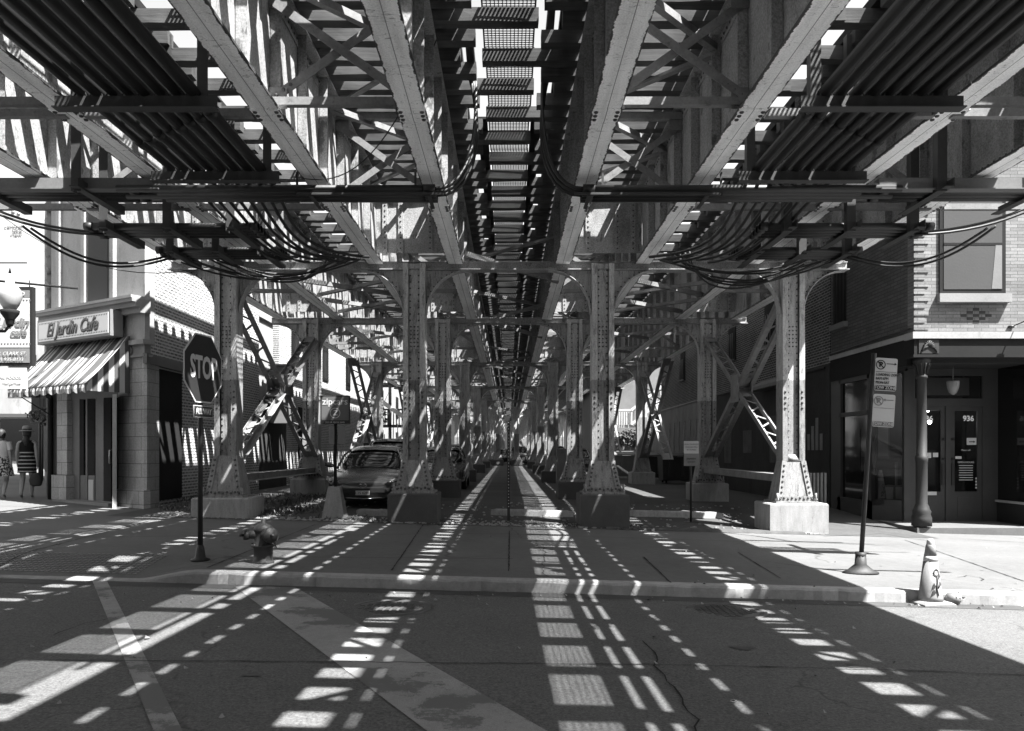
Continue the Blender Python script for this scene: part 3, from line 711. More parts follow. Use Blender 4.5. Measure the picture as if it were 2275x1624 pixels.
# ---------------- conduit bundles, racks and cables
for s, sn in ((-1, 'left'), (1, 'right')):
    for i in range(8):
        x = s * (3.28 + i * .165); r = .058 if i % 3 else .066
        mb = MB(); mb.tube([(x, -5, 5.22), (x, 2, 5.22), (x, 10.5, 5.22)], r, 10)
        for yy_ in (2.2, 5.4, 8.6): mb.tube([(x, yy_ + i * .12, 5.22), (x, yy_ + .14 + i * .12, 5.22)], r + .014, 10)
        tag(obj('conduit_pipe', mb, 'conduit_paint'), f'dark conduit pipe overhead, number {["one","two","three","four","five","six","seven","eight"][i]} outward in the {sn} bundle', 'conduit', f'conduits of the {sn} overhead bundle')
        # flexible ends
        mb = MB(); pts = []; x2 = s * (3.5 + i * .10); y2 = 15.2 + .0 * i
        P0, P1_, P2, P3 = Vector((x, 10.5, 5.22)), Vector((x - s * .05, 11.9, 5.2)), Vector((s * (3.9 + i * .05), 13.2, 4.85 - .03 * i)), Vector((s * (2.6 + .22 * i), 14.6, 5.08 - .05 * (i % 3)))
        for q in range(15):
            u = q / 14; pts.append(P0 * (1 - u) ** 3 + P1_ * 3 * u * (1 - u) ** 2 + P2 * 3 * u * u * (1 - u) + P3 * u ** 3)
        mb.tube(pts, .026, 7); tag(obj('flexible_cable', mb, 'conduit_paint'), f'thin cable drooping from the end of the {sn} conduit bundle, from its {["innermost","second","third","fourth","fifth","sixth","seventh","outermost"][i]} pipe', 'cable', f'cables drooping from the {sn} bundle')
    for y, lab in ((8.15, 'nearer'), (10.35, 'farther')):
        t = empty('pipe_hanger', f'{lab} steel trapeze hanger under the {sn} conduit bundle', 'hanger', (s * 3.86, y, 5.1))
        mb = MB(); mb.angle((-.84, 0, 0), (.84, 0, 0), .13, .014, (0, 1, 0)); mb.box(-.84, .84, -.07, .07, -.075, -.062); obj('cross_bar', mb, 'hanger_steel', t)
        for q in (-1, 1): mb = MB(); mb.angle((q * .66, .07, -.06), (q * .66, .07, 1.9), .11, .012); obj('upright', mb, 'hanger_steel', t)
        mb = MB()
        for i in range(8): mb.tube([(s * (.0) + (3.28 + i * .165 - 3.86) * s - .07, .0, .05), ((3.28 + i * .165 - 3.86) * s, 0, .20), ((3.28 + i * .165 - 3.86) * s + .07, 0, .05)], .008, 5)
        obj('clamp', mb, 'hanger_steel', t)
    # pipes turning across towards the middle
    for i in range(4):
        y = 10.85 + i * .14
        mb = MB(); mb.tube([(s * (4.9 if i % 2 else 5.4), y, 5.10), (s * 1.02, y, 5.10)], .052, 10); mb.tube([(s * 1.18, y, 5.10), (s * 1.02, y, 5.10)], .062, 10)
        tag(obj('cross_conduit', mb, 'conduit_paint'), f'dark conduit crossing below the {sn} girders, {["nearest","second","third","farthest"][i]} of four', 'conduit', f'conduits crossing under the {sn} girders')
    mb = MB(); mb.box(s * 1.9 - 1.0, s * 1.9 + 1.0, 10.78, 10.82, 5.0, 5.03)
    for xx in (1.1, 2.73): mb.beam((s * xx, 10.8, 5.0), (s * xx, 11.4, 5.0), .05, .02); mb.beam((s * (xx + .19), 10.85, 5.0), (s * (xx + .19), 10.85, 5.33), .03, .02)
    tag(obj('conduit_clamp', mb, 'hanger_steel'), f'steel clamp holding the crossing conduits under the {sn} girders', 'clamp')
    for i in range(3):
        y = 10.85 + i * .14; o = .08 * i; mb = MB(); pts = []
        ctl = [Vector((s * 1.05, y, 5.10)), Vector((s * (.45 - o * .6), y + .15, 5.12)), Vector((s * (.45 - o * .3), 11.3, 6.3)), Vector((s * (.50 + o * .5), 11.6, 7.0))]
        for q in range(13):
            u = q / 12; pts.append(ctl[0] * (1 - u) ** 3 + ctl[1] * 3 * u * (1 - u) ** 2 + ctl[2] * 3 * u * u * (1 - u) + ctl[3] * u ** 3)
        pts += [Vector((s * (.52 + o * .3), 10, 7.16)), Vector((s * (.50 + o * .3), 7, 7.2)), Vector((s * .5, 3, 7.2))]
        mb.tube(pts, .028, 8); tag(obj('track_cable', mb, 'conduit_paint'), f'thick black cable curling up through the deck beside the walkway on the {sn}', 'cable', f'black cables curling up on the {sn}')
    # outboard racks: two tiers carrying short conduits across, with hanging angle frames
    for ti, (y, x0, x1, z) in enumerate(((11.15, 5.2, 8.0, 5.15), (12.5, 3.9, 6.6, 4.98), (14.1, 4.0, 6.2, 5.02))):
        nm = ['nearest', 'middle', 'farthest'][ti]
        t = empty('conduit_rack', f'{nm} hanging rack of short dark conduits at the outer {sn} of the viaduct', 'conduit rack', (s * (x0 + x1) / 2, y, z))
        hw = (x1 - x0) / 2
        for i in range(4):
            mb = MB(); yy_ = (i - 1.5) * .16; mb.tube([(-hw, yy_, 0), (hw, yy_, 0)], .055, 10)
            for q in (-1, 1): mb.tube([(q * hw, yy_, 0), (q * (hw - .12), yy_, 0)], .066, 10)
            obj('conduit', mb, 'conduit_paint', t)
        for q in (-.72, 0, .72) if ti else (-.5, .5):
            mb = MB(); mb.angle((q * hw, -.42, -.12), (q * hw, -.42, 1.55 - z + 5), .13, .014); obj('upright', mb, 'hanger_steel', t)
            mb = MB(); mb.angle((q * hw + .04, -.55, -.09), (q * hw + .04, .75, -.09), .12, .014); obj('arm', mb, 'hanger_steel', t)
        if ti == 0:
            mb = MB(); mb.angle((-hw - .1, -.30, .02), (hw + .4, -.30, .02), .16, .016, (0, 1, 0)); mb.box(-hw - .1, hw + .4, -.38, -.22, -.075, -.06); obj('front_bar', mb, 'grey_paint', t)
        else:
            mb = MB(); mb.angle((-hw, .9, .22), (hw, .9, .22), .14, .014, (0, 1, 0)); obj('rear_bar', mb, 'grey_paint', t)
    # sagging bundles swinging outwards
    def bez(a, b, c, d, n=16):
        a, b, c, d = map(Vector, (a, b, c, d)); return [a * (1 - u) ** 3 + b * 3 * u * (1 - u) ** 2 + c * 3 * u * u * (1 - u) + d * u ** 3 for u in [k / n for k in range(n + 1)]]
    for i, (a, b, c, d) in enumerate((((s * 9.6, 11.9, 6.3), (s * 8.7, 12.2, 5.55), (s * 8.0, 12.4, 5.0), (s * 6.4, 12.5, 4.95)),
                                      ((s * 9.6, 11.8, 6.15), (s * 8.6, 12.1, 5.45), (s * 7.9, 12.4, 4.92), (s * 6.4, 12.42, 4.90)),
                                      ((s * 7.5, 12.35, 4.98), (s * 7.1, 13.0, 4.62), (s * 6.9, 13.7, 4.60), (s * 6.1, 14.1, 4.98)),
                                      ((s * 7.6, 12.3, 5.0), (s * 7.2, 13.0, 4.55), (s * 6.9, 13.7, 4.52), (s * 6.0, 14.0, 4.92)),
                                      ((s * 9.2, 11.1, 5.35), (s * 8.8, 11.1, 5.2), (s * 8.4, 11.1, 5.15), (s * 8.0, 11.1, 5.15)))):
        mb = MB(); mb.tube(bez(a, b, c, d), .021, 8)
        tag(obj('sagging_cable', mb, 'conduit_paint'), f'heavy black cable sagging between the outer racks on the {sn}', 'cable', f'heavy cables at the outer {sn}')
    # slack wires gathering at the front column row
    for i in range(7):
        z0 = 4.95 + rnd.uniform(-.05, .2); mb = MB()
        mb.tube(bez((s * (6.0 - .1 * i), 14.4, z0), (s * (5.0 - .1 * i), 14.8, z0 - .35 - .04 * i), (s * (4.1 - .1 * i), 15.0, z0 - .3 - .03 * i), (s * (2.9 + .1 * i), 15.3, 5.2 + .03 * i)), .018, 6)
        tag(obj('slack_wire', mb, 'conduit_paint'), f'slack wire gathered in front of the {sn} outermost column bracket', 'wire', f'slack wires near the {sn} brackets')
# thin wires across the left
for pts in (((-11.6, 15.2, 7.9), (-9.6, 15.2, 5.3), (-7.8, 15.4, 4.6), (-5.9, 15.8, 5.2)), ((-2.9, 11, 5.3), (-2.2, 11.3, 5.25), (-1.6, 10.6, 5.6), (-.9, 10.2, 6.9))):
    mb = MB(); mb.tube(bez(*pts), .009, 5); tag(obj('thin_wire', mb, 'steel_dark'), 'single thin wire hanging in a curve in front of the pale upper floor' if pts[0][0] < -5 else 'single thin wire rising from the left girder towards the deck', 'wire')

# ---------------- lattice X bracing between the outer columns of the first two rows
def lattice(mb, p, q):
    p, q = Vector(p), Vector(q); d = (q - p); L = d.length; d.normalize(); sx = Vector((1, 0, 0)); nrm = d.cross(sx).normalized()
    for a in (-.14, .14): mb.angle(p + sx * a, q + sx * a, .12, .012, sx)
    n = int(L / .38)
    for k in range(n):
        a = p + d * L * (k + .3) / n; b = p + d * L * (k + .9) / n
        mb.beam(a + sx * .13 * (-1) ** k, b - sx * .13 * (-1) ** k, .05, .012, nrm)
    for f in (.02, .98): mb.beam(p + d * L * f - d * .2, p + d * L * f + d * .2, .30, .016, nrm)
for ci, sn in ((0, 'left'), (3, 'right')):
    X = COLX[ci]
    for si, (a, b) in enumerate(((4.7, 1.35), (1.35, 4.7))):
        mb = MB(); y0, y1 = ROWS[0] + .25, ROWS[1] - .25
        z0, z1 = (a, b); off = .0 if si else .0
        ym = (y0 + y1) / 2; zm = (z0 + z1) / 2
        dirv = Vector((0, y1 - y0, z1 - z0)).normalized()
        lattice(mb, (X, y0, z0), Vector((X, ym, zm)) - dirv * .2); lattice(mb, Vector((X, ym, zm)) + dirv * .2, (X, y1, z1))
        if si: mb.box(X - .17, X - .155, ym - .34, ym + .34, zm - .34, zm + .34); mb.box(X + .155, X + .17, ym - .34, ym + .34, zm - .34, zm + .34)
        tag(obj('lattice_brace', mb, 'brace_paint'), f'latticed steel diagonal {"falling" if not si else "rising"} away between the outermost {sn} columns', 'bracing', f'crossed lattice braces on the {sn}')
    for fi in (2, 3, 4):
        for si in (0, 1):
            mb = MB(); ya, yb = ROWS[fi] - 5.5, ROWS[fi] - .3; lattice(mb, (X, ya, 4.8 if si else 1.2), (X, yb, 1.2 if si else 4.8))
            tag(obj('lattice_brace', mb, 'brace_paint'), f'far latticed diagonal before the {ORD[fi]} row of columns on the {sn}', 'bracing', f'far lattice braces on the {sn}')
    mb = MB(); mb.beam((X, ROWS[0] + .2, .98), (X, ROWS[1] - .2, .98), .3, .02); 
    for s in (-1, 1): mb.angle((X + s * .15, ROWS[0] + .2, .92), (X + s * .15, ROWS[1] - .2, .92), .16, .014, (1, 0, 0))
    tag(obj('tie_beam', mb, 'brace_paint'), f'low horizontal steel tie beam between the outermost {sn} columns', 'beam')

# ------------------------------------------------------------ LEFT: corner cafe
CX, CY = -8.0, 17.3
FD = (-.848, .53); FM = (-.52, .857)
fr = frame((CX, CY, 0), FD, (.53, .848))   # local x along chamfer (away), local y inward
gC = gz(-9.5, 17.5)
W1 = (CX - .848 * 3.8, CY + .53 * 3.8)
fr2 = frame((W1[0], W1[1], 0), FM, (.857, .52))
cafe = empty('corner_cafe', 'pale two storey corner building with striped awning and painted brick side wall', 'building', (CX, CY, gC))
def part(name, mb, mat, par): return obj(name, mb, mat, par, True)
HT = 10.
mb = MB(fr); mb.box(1.0, 3.8, .45, .6, 2.95, HT); mb.box(0, 3.8, 0, .12, 3.9, HT)
part('front_wall', mb, 'cream_paint', cafe)
mb = MB(); mb.prism([(CX, CY + .06), (CX, 25.2), (CX - .3, 25.2), (CX - .3, CY + .36)], -.2, HT, 'z'); part('side_wall', mb, 'brick_painted', cafe)
mb = MB(); mb.box(CX + .001, CX + .012, CY + .03, CY + .45, 3.85, HT); part('painted_corner', mb, 'cream_paint', cafe)
mb = MB(fr); mb.box(0, 1.0, 0, .10, -.2, 3.55); mb.box(-.05, 1.05, -.06, .10, -.2, .62); mb.box(3.1, 3.55, 0, .4, -.2, 2.95); mb.box(3.0, 3.65, -.08, .4, -.2, .9)
part('stone_pillar', mb, 'stone_blocks', cafe)
mb = MB(fr); mb.box(-.12, 1.1, -.12, .16, 3.82, 3.92); mb.box(-.08, 1.05, -.08, .14, 3.55, 3.60); mb.box(-.03, 1.02, -.03, .12, 3.60, 3.82)
for cx_ in (.5,):
    n = 16
    for k in range(n):
        a, b = 2 * math.pi * k / n, 2 * math.pi * (k + 1) / n
        mb.beam((cx_ + .1 * math.cos(a), -.05, 3.71 + .1 * math.sin(a)), (cx_ + .1 * math.cos(b), -.05, 3.71 + .1 * math.sin(b)), .03, .04, (0, 1, 0))
part('capital', mb, 'mid_stone', cafe)
mb = MB(fr)
for z0, z1, o in ((4.72, 4.80, .34), (4.62, 4.72, .26), (4.50, 4.62, .16)): mb.box(-.06, 3.9, -o, .1, z0, z1)
part('cornice', mb, 'mid_stone', cafe)
mb = MB(fr); mb.box(-.05, 3.9, -.36, .1, 4.80, 4.86); part('cornice_cap', mb, 'cream_paint', cafe)
# upper bay with window
mb = MB(fr)
for a in (1.06, 2.22, 3.3): mb.box(a, a + .14, -.09, .0, 4.86, HT)
mb.box(.5, 3.6, -.06, .0, 7.8, HT); part('pilaster', mb, 'cream_paint', cafe)
mb = MB(fr); mb.box(1.28, 2.15, -.035, .02, 4.9, 7.7); wf = part('window', mb, 'steel_dark', cafe)
mb = MB(fr); mb.box(1.36, 2.09, -.04, -.03, 4.95, 7.6); part('pane', mb, 'shade_blind', wf)
# doorway and shopfront under the sign
mb = MB(fr); mb.box(1.9, 3.1, .30, .34, -.1, 2.95); mb.box(.9, 1.95, 1.4, 1.45, -.1, 3); mb.box(.9, .95, .5, 1.4, -.1, 3); mb.box(1.9, 1.95, .3, 1.4, -.1, 3); mb.box(.9, 1.95, .3, 1.4, 2.9, 2.95); part('shop_panel', mb, 'interior', cafe)
mb = MB(fr); mb.box(1.0, 3.1, .1, .3, 2.72, 2.95)
for a, b in ((1.0, 1.08), (1.78, 2.1), (2.45, 2.52), (2.78, 3.1)): mb.box(a, b, .12, .3, 0, 2.75)
mb.box(2.18, 2.8, .14, .3, 0, .9); part('door_frame', mb, 'grey_paint', cafe)
mb = MB(fr); mb.box(2.22, 2.42, .13, .14, .25, .8); part('kick_panel', mb, 'plate_white', cafe)
mb = MB(fr); mb.box(2.52, 2.78, .22, .25, .9, 2.7); part('shop_window', mb, 'dark_glass', cafe)
mb = MB(fr); mb.beam((1.08, -.02, 1.47), (.45, -.42, 1.47), .05, 2.46); dr = part('door', mb, 'iron_pole', cafe)
mb = MB(fr); mb.beam((.455, -.42, 1.47), (.43, -.435, 1.47), .085, 2.5); part('door_edge', mb, 'cream_paint', dr)
mb = MB(fr); mb.tube([(.55, -.40, 1.2), (.58, -.46, 1.2), (.58, -.46, 1.5), (.55, -.40, 1.5)], .015, 6); part('handle', mb, 'chrome', dr)
mb = MB(fr); mb.box(.9, 3.2, -.3, .1, -.1, gC + .06); part('doorstep', mb, 'mid_stone', cafe)
# dark shopfront opening in the side wall with pilaster strip
mb = MB(); mb.box(CX + .002, CX + .05, 17.95, 19.15, .35, 3.35); part('shuttered_window', mb, 'black_paint', cafe)
mb = MB(); mb.box(CX - .02, CX + .05, 17.3, 17.9, -.2, 3.5); part('side_stone', mb, 'stone_side', cafe)
mb = MB(); mb.box(CX + .0, CX + .09, 17.2, 19.4, 3.4, 3.62); part('side_lintel', mb, 'grey_paint', cafe)
mb = MB(); mb.box(CX + .002, CX + .04, 21.9, 22.9, .4, 3.0); mb.box(CX + .002, CX + .06, 21.8, 23, 3.0, 3.12); part('side_door', mb, 'black_paint', cafe)
mb = MB(fr2); mb.box(0, .55, 0, .4, -.2, HT); mb.box(.2, .36, -.1, 0, -.1, HT)
for k in range(16): z = 3.6 + k * .38; mb.tube([(.15 + .1 * math.sin(k), -.06, z), (.32, -.1, z + .18), (.45, -.05, z + .3)], .05, 6)
part('carved_pilaster', mb, 'mid_stone', cafe)
mb = MB(fr2); mb.box(.55, 12, 0, .4, -.2, .8); mb.box(.55, 12, 0, .4, 2.9, HT)
for k in range(9): mb.box(.55 + k * 1.4, .75 + k * 1.4, -.03, .4, .8, 2.9)
part('street_wall', mb, 'grey_paint', cafe)
mb = MB(fr2); mb.box(.6, 12, .1, .12, .8, 2.9); part('street_window', mb, 'dark_glass', cafe)
mb = MB(fr); mb.tube([(3.75, -.05, -.1), (3.75, -.05, 2.9)], .06, 8); part('drain_pipe', mb, 'black_paint', cafe)
mb = MB(); mb.add([(CX - .3, 25, HT), (CX, 17.4, HT), (W1[0], W1[1], HT), (W1[0] - 6.2, W1[1] + 10.3, HT)], [(0, 1, 2, 3)]); part('roof', mb, 'steel_dark', cafe)
# sign box
sg = empty('cafe_sign', 'long pale lit sign box above the awning with cursive cafe name', 'sign', (CX, CY, 3.9))
mb = MB(fr); mb.box(.62, 3.62, -.42, -.12, 4.02, 4.60); part('sign_box', mb, 'plate_grey', sg)
mb = MB(fr); mb.box(.68, 3.56, -.43, -.42, 4.08, 4.54); part('sign_face', mb, 'backlit_face', sg)
mb = MB(fr)
for z in (4.13, 4.49):
    for k in range(44):
        x = .74 + k * .064; d = 1 if z < 4.3 else -1; mb.add([(x - .022, -.433, z - .02 * d), (x + .022, -.433, z - .02 * d), (x, -.433, z + .022 * d)], [(0, 1, 2)])
part('border', mb, 'stripe_dark', sg)
def ftext(par, s, tx, z, o, size, mat, **kw):
    p = fr @ Vector((tx, o, z)); t = text(None, s, p, size, mat, xdir=(.848, -.53, 0), **kw); t.parent = par; t.matrix_parent_inverse = par.matrix_basis.inverted(); return t
ftext(sg, 'El Jardin Cafe', 2.12, 4.30, -.440, .42, 'stripe_dark', shear=.35, bold=.016, sx=.92)
ftext(sg, 'El Jardin Cafe', 2.135, 4.315, -.446, .42, 'letter_grey', shear=.35, bold=.004, sx=.92)
# awning
aw = empty('striped_awning', 'striped canvas awning sagging over the cafe doorway', 'awning', (CX, CY, 4))
for part_n in range(1):
    mb = MB(fr); n = 46; vs = []; cols = []
    for i in range(n + 1):
        t = .42 + 3.25 * i / n
        for j in range(7):
            f = j / 6; o = -.08 - .98 * f; z = 4.02 - 1.12 * f - .07 * math.sin(math.pi * f) * (.6 + .5 * math.sin(i * .55)) + .012 * math.sin(i * 1.9 + j)
            vs.append((t, o, z))
    fs = [(i * 7 + j, i * 7 + j + 1, (i + 1) * 7 + j + 1, (i + 1) * 7 + j) for i in range(n) for j in range(6)]
    b0 = len(mb.f); mb.smooth = True; mb.add(vs, fs)
    for q in range(len(fs)): mb.m[b0 + q] = 1 if ((q // 6) % 4) in (1, 3) and (q // 6) % 8 != 5 else 0
    cn = part('canopy', mb, ['stripe_dark', 'stripe_pale'], aw); md = cn.modifiers.new('s', 'SOLIDIFY'); md.thickness = .006
    mb = MB(fr); vs = []
    for i in range(n * 2 + 1):
        t = .42 + 3.25 * i / (2 * n); sc_ = .05 * abs(math.sin(i * math.pi / 4)); wv = .02 * math.sin(i * .9)
        vs += [(t, -1.06, 2.90), (t, -1.08 + wv, 2.82), (t, -1.07 + wv * 1.5, 2.76 - sc_)]
    fs = [(i * 3 + j, i * 3 + j + 1, (i + 1) * 3 + j + 1, (i + 1) * 3 + j) for i in range(2 * n) for j in range(2)]
    mb.add(vs, fs)
    for q in range(len(fs)): mb.m[q] = 1 if ((q // 4) % 4) in (1, 3) else 0
    part('valance', mb, ['stripe_dark', 'stripe_pale'], aw)
    for tt in (.42, 3.67):
        mb = MB(fr); n2_ = 8
        for k in range(n2_):
            f0, f1 = k / n2_, (k + 1) / n2_
            mb.add([(tt, -.08 - .98 * f0, 4.02 - 1.12 * f0), (tt, -.08 - .98 * f1, 4.02 - 1.12 * f1), (tt, -.08 - .98 * f1, 2.76), (tt, -.08 - .98 * f0, 2.76)], [(0, 1, 2, 3)]); mb.m[-1] = k % 2
        part('side_panel', mb, ['stripe_dark', 'stripe_pale'], aw)
    mb = MB(fr); mb.tube([(.42, -1.05, 2.9), (3.67, -1.05, 2.9)], .015, 6); mb.tube([(3.6, -.05, 2.3), (3.6, -1.05, 2.9)], .012, 6); part('frame', mb, 'steel_dark', aw)
# hanging plants below the awning at the left
def leaves(mb, c, rad, n, size, flat=1.):
    for _ in range(n):
        while True:
            d = Vector((rnd.uniform(-1, 1), rnd.uniform(-1, 1), rnd.uniform(-1, 1)))
            if .15 < d.length < 1: break
        p = Vector(c) + Vector((d.x * rad[0], d.y * rad[1], d.z * rad[2]))
        a = Vector((rnd.uniform(-1, 1), rnd.uniform(-1, 1), rnd.uniform(-.6, 1))).normalized(); b = a.orthogonal().normalized(); b.rotate(Matrix.Rotation(rnd.uniform(0, 6.28), 3, a))
        c2 = a.cross(b); s = size * rnd.uniform(.5, 1.4)
        mb.add([p - b * s, p + c2 * s * .5, p + b * s, p - c2 * s * .5], [(0, 1, 2, 3)])
mb = MB(); p = fr2 @ Vector((1.0, -.15, 2.35)); leaves(mb, p, (.35, .6, .22), 260, .05); mb.tube([p + Vector((0, 0, .25)), p + Vector((0, 0, 1.2))], .01, 4)
tag(obj('hanging_plant', mb, 'leaf'), 'dark trailing plant hanging beside the cafe under the far end of the awning', 'plant')
# projecting sign at far left
bs = empty('hanging_cafe_sign', 'tall projecting cafe sign with address lines, left of the striped awning', 'sign', (-10.55, 16.9, 4.2))
def B(u, v, D): p = at(u, v, D); return p
D_ = 16.9
def rect(mb, u0, v0, u1, v1, D, t=.04, dy=0):
    a = at(u0, v0, D); b = at(u1, v1, D); mb.box(a.x, b.x, D + dy, D + dy + t, b.z, a.z)
mb = MB(); rect(mb, -35, 637, 72, 812, D_, .12); part('sign_box', mb, 'black_paint', bs)
mb = MB(); rect(mb, -30, 662, 66, 772, D_, .01, -.012); part('sign_face', mb, 'plate_white', bs)
mb = MB(); rect(mb, -30, 645, 66, 661, D_, .01, -.012); part('sign_band', mb, 'plate_grey', bs); mb = MB(); rect(mb, -30, 774, 66, 806, D_, .01, -.012); part('sign_band', mb, 'plate_grey', bs)
mb = MB(); a = at(10, 705, D_)
for k in range(18): an = k * .35; mb.add([(a.x - .1, D_ - .016, a.z - .18), (a.x - .1 + .55 * math.cos(an), D_ - .016, a.z - .18 + abs(.5 * math.sin(an))), (a.x - .1 + .45 * math.cos(an + .18), D_ - .016, a.z - .18 + abs(.45 * math.sin(an + .18)))], [(0, 1, 2)])
part('leaf_mark', mb, 'stripe_pale', bs)
mb = MB()
for k in range(14):
    for v in (668, 765): a = at(-26 + k * 7, v, D_); mb.add([(a.x, D_ - .016, a.z + .02), (a.x + .05, D_ - .016, a.z + .02), (a.x + .025, D_ - .016, a.z - .02)], [(0, 1, 2)])
part('border', mb, 'stripe_dark', bs)
def ptext(par, s, u, v, D, hpx, mat, dy=-.02, **kw):
    t = text(None, s, at(u, v, D) + Vector((0, dy, 0)), hpx / .70 * D / 1750, mat, **kw); t.parent = par; t.matrix_parent_inverse = par.matrix_basis.inverted(); return t
ptext(bs, 'SEAFOOD', 28, 653, D_, 9, 'plate_white', dy=-.025, bold=.004)
ptext(bs, 'El Jardin', 22, 718, D_, 18, 'grey_paint', dy=-.025, shear=.35, bold=.01)
ptext(bs, 'café', 42, 740, D_, 16, 'grey_paint', dy=-.03, shear=.2, bold=.008)
ptext(bs, '3401 N. CLARK ST.', 14, 786, D_, 8, 'plate_white', dy=-.03, shear=.15); ptext(bs, '(773) 935-8133', 18, 799, D_, 8, 'plate_white', dy=-.03, shear=.15)
mb = MB(); a = at(-60, 625, D_); b = at(122, 632, D_); mb.tube([(a.x, D_ + .06, a.z + .07), (b.x, 17.8, b.z + .1)], .025, 6)
for u in (-25, 62): q = at(u, 640, D_); mb.tube([(q.x, D_ + .06, q.z), (q.x, D_ + .06, q.z + .18)], .012, 5)
part('bracket', mb, 'black_paint', bs)
ls = empty('lower_sign', 'small pale sign board hanging beneath the tall cafe sign', 'sign', (-10.6, 17.0, 3))
mb = MB(); rect(mb, -30, 817, 58, 864, D_, .05); part('board', mb, 'plate_white', ls)
ptext(ls, 'FINE FOODS', 20, 838, D_, 7, 'sign_legend', dy=-.01); ptext(ls, 'margaritas', 26, 850, D_, 7, 'sign_legend', dy=-.01)
# globe street lamp with banner, pole just outside the left edge
lp = empty('street_lamp', 'acorn globe street lamp on a black bracket at the left edge', 'street lamp', (-10.75, 16.0, .3))
c = at(22, 668, 16.0)
mb = MB(); mb.lathe([(.10, -.10), (.17, .02), (.225, .18), (.215, .30), (.14, .40), (.085, .46), (.075, .56), (.04, .62)], (c.x, c.y, c.z - .1), 20); part('globe', mb, 'lamp_glass', lp)
mb = MB(); mb.lathe([(.05, -.42), (.07, -.38), (.09, -.28), (.17, -.16), (.18, -.10), (.16, -.09)], (c.x, c.y, c.z - .1), 16); mb.lathe([(.03, .66), (.012, .76)], (c.x, c.y, c.z - .1), 8); part('fitter', mb, 'black_paint', lp)
mb = MB(); mb.tube([(-11.0, 16, .2), (-11.0, 16, 7.0)], .08, 12); mb.lathe([(.22, 0), (.2, .5), (.1, .9)], (-11.0, 16, .2), 12); mb.tube([(-11.0, 16, c.z - .62), (c.x - .1, 16, c.z - .62), (c.x, 16, c.z - .5)], .03, 8); part('post', mb, 'black_paint', lp)
bn = empty('street_banner', 'large pale fabric banner with three words hanging high at the left edge', 'banner', (-10.6, 16.05, 6))
mb = MB(); rect(mb, -36, 440, 56, 583, 16.05, .01); part('cloth', mb, 'plate_white', bn)
mb = MB(); a = at(-60, 438, 16.05); b = at(60, 438, 16.05); mb.tube([a, b], .015, 6); a = at(-60, 584, 16.05); b = at(60, 584, 16.05); mb.tube([a, b], .015, 6); part('rod', mb, 'black_paint', bn)
for s_, v in (('central', 503), ('lake', 512), ('view', 521)): ptext(bn, s_, 50, v, 16.05, 8, 'plate_grey', dy=-.012, align='RIGHT', sx=1.25)
mb = MB()
for (u0, v0) in ((30, 448), (42, 448), (8, 450), (30, 470), (42, 474)): 
    q = at(u0, v0, 16.05); mb.lathe([(.04, 0), (.04, .004)], (0, 0, 0), 12)
    for i in range(24): mb.v[-24 + i] = Vector((q.x + mb.v[-24 + i].x, 16.04 + mb.v[-24 + i].z, q.z + mb.v[-24 + i].y))
part('dot_pattern', mb, 'sign_legend', bn)

# ---------------- buildings behind on the left
lb = empty('brick_building', 'sunlit painted brick building behind the cafe beyond a narrow gap', 'building', (-8.3, 26.6, 0))
mb = MB(); mb.box(-14, -8.3, 28.4, 48, -.2, 9); part('wall', mb, 'brick_painted', lb)
mb = MB(); mb.box(-8.6, -8.28, 26.0, 27.6, 3.0, 8.5); mb.box(-8.4, -8.2, 25.9, 27.7, 5.9, 6.05); part('chimney', mb, 'cream_paint', lb)
mb = MB(); mb.box(-8.3, -8.27, 31, 33, .3, 3.2); part('door', mb, 'black_paint', lb)
for y in (30, 35, 40): mb = MB(); mb.box(-8.3, -8.27, y, y + 1.1, 4.6, 6.4); part('window', mb, 'dark_glass', lb)
mb = MB(); mb.box(-8.3, -8.0, 25.3, 28.3, -.1, 3.0); mb.box(-8.25, -7.95, 25.3, 28.3, 3.0, 3.1); mb.v = mb.v
tag(obj('timber_fence', mb, 'plaster_dark'), 'dark tall fence closing the gap behind the cafe side wall', 'fence')
cb2 = MB(); cb2.box(-7.95, -7.4, 26.2, 27.0, 2.4, 4.3); cb2.box(-8, -7.35, 26.15, 27.05, 4.3, 4.36)
tag(obj('utility_box', cb2, 'grey_paint'), 'tall grey metal cabinet fixed high on the wall behind the left lattice brace', 'cabinet')
db = empty('pale_building', 'plain pale building far down the left side past the brick one', 'building', (-12, 60, 0))
mb = MB(); mb.box(-20, -9.5, 56, 75, -.2, 8.5); part('wall', mb, 'cream_paint', db)
for k in range(4):
    for z in (1.2, 4.2): mb = MB(); mb.box(-9.5, -9.46, 58 + k * 4, 59.4 + k * 4, z, z + 1.8); part('window', mb, 'dark_glass', db)
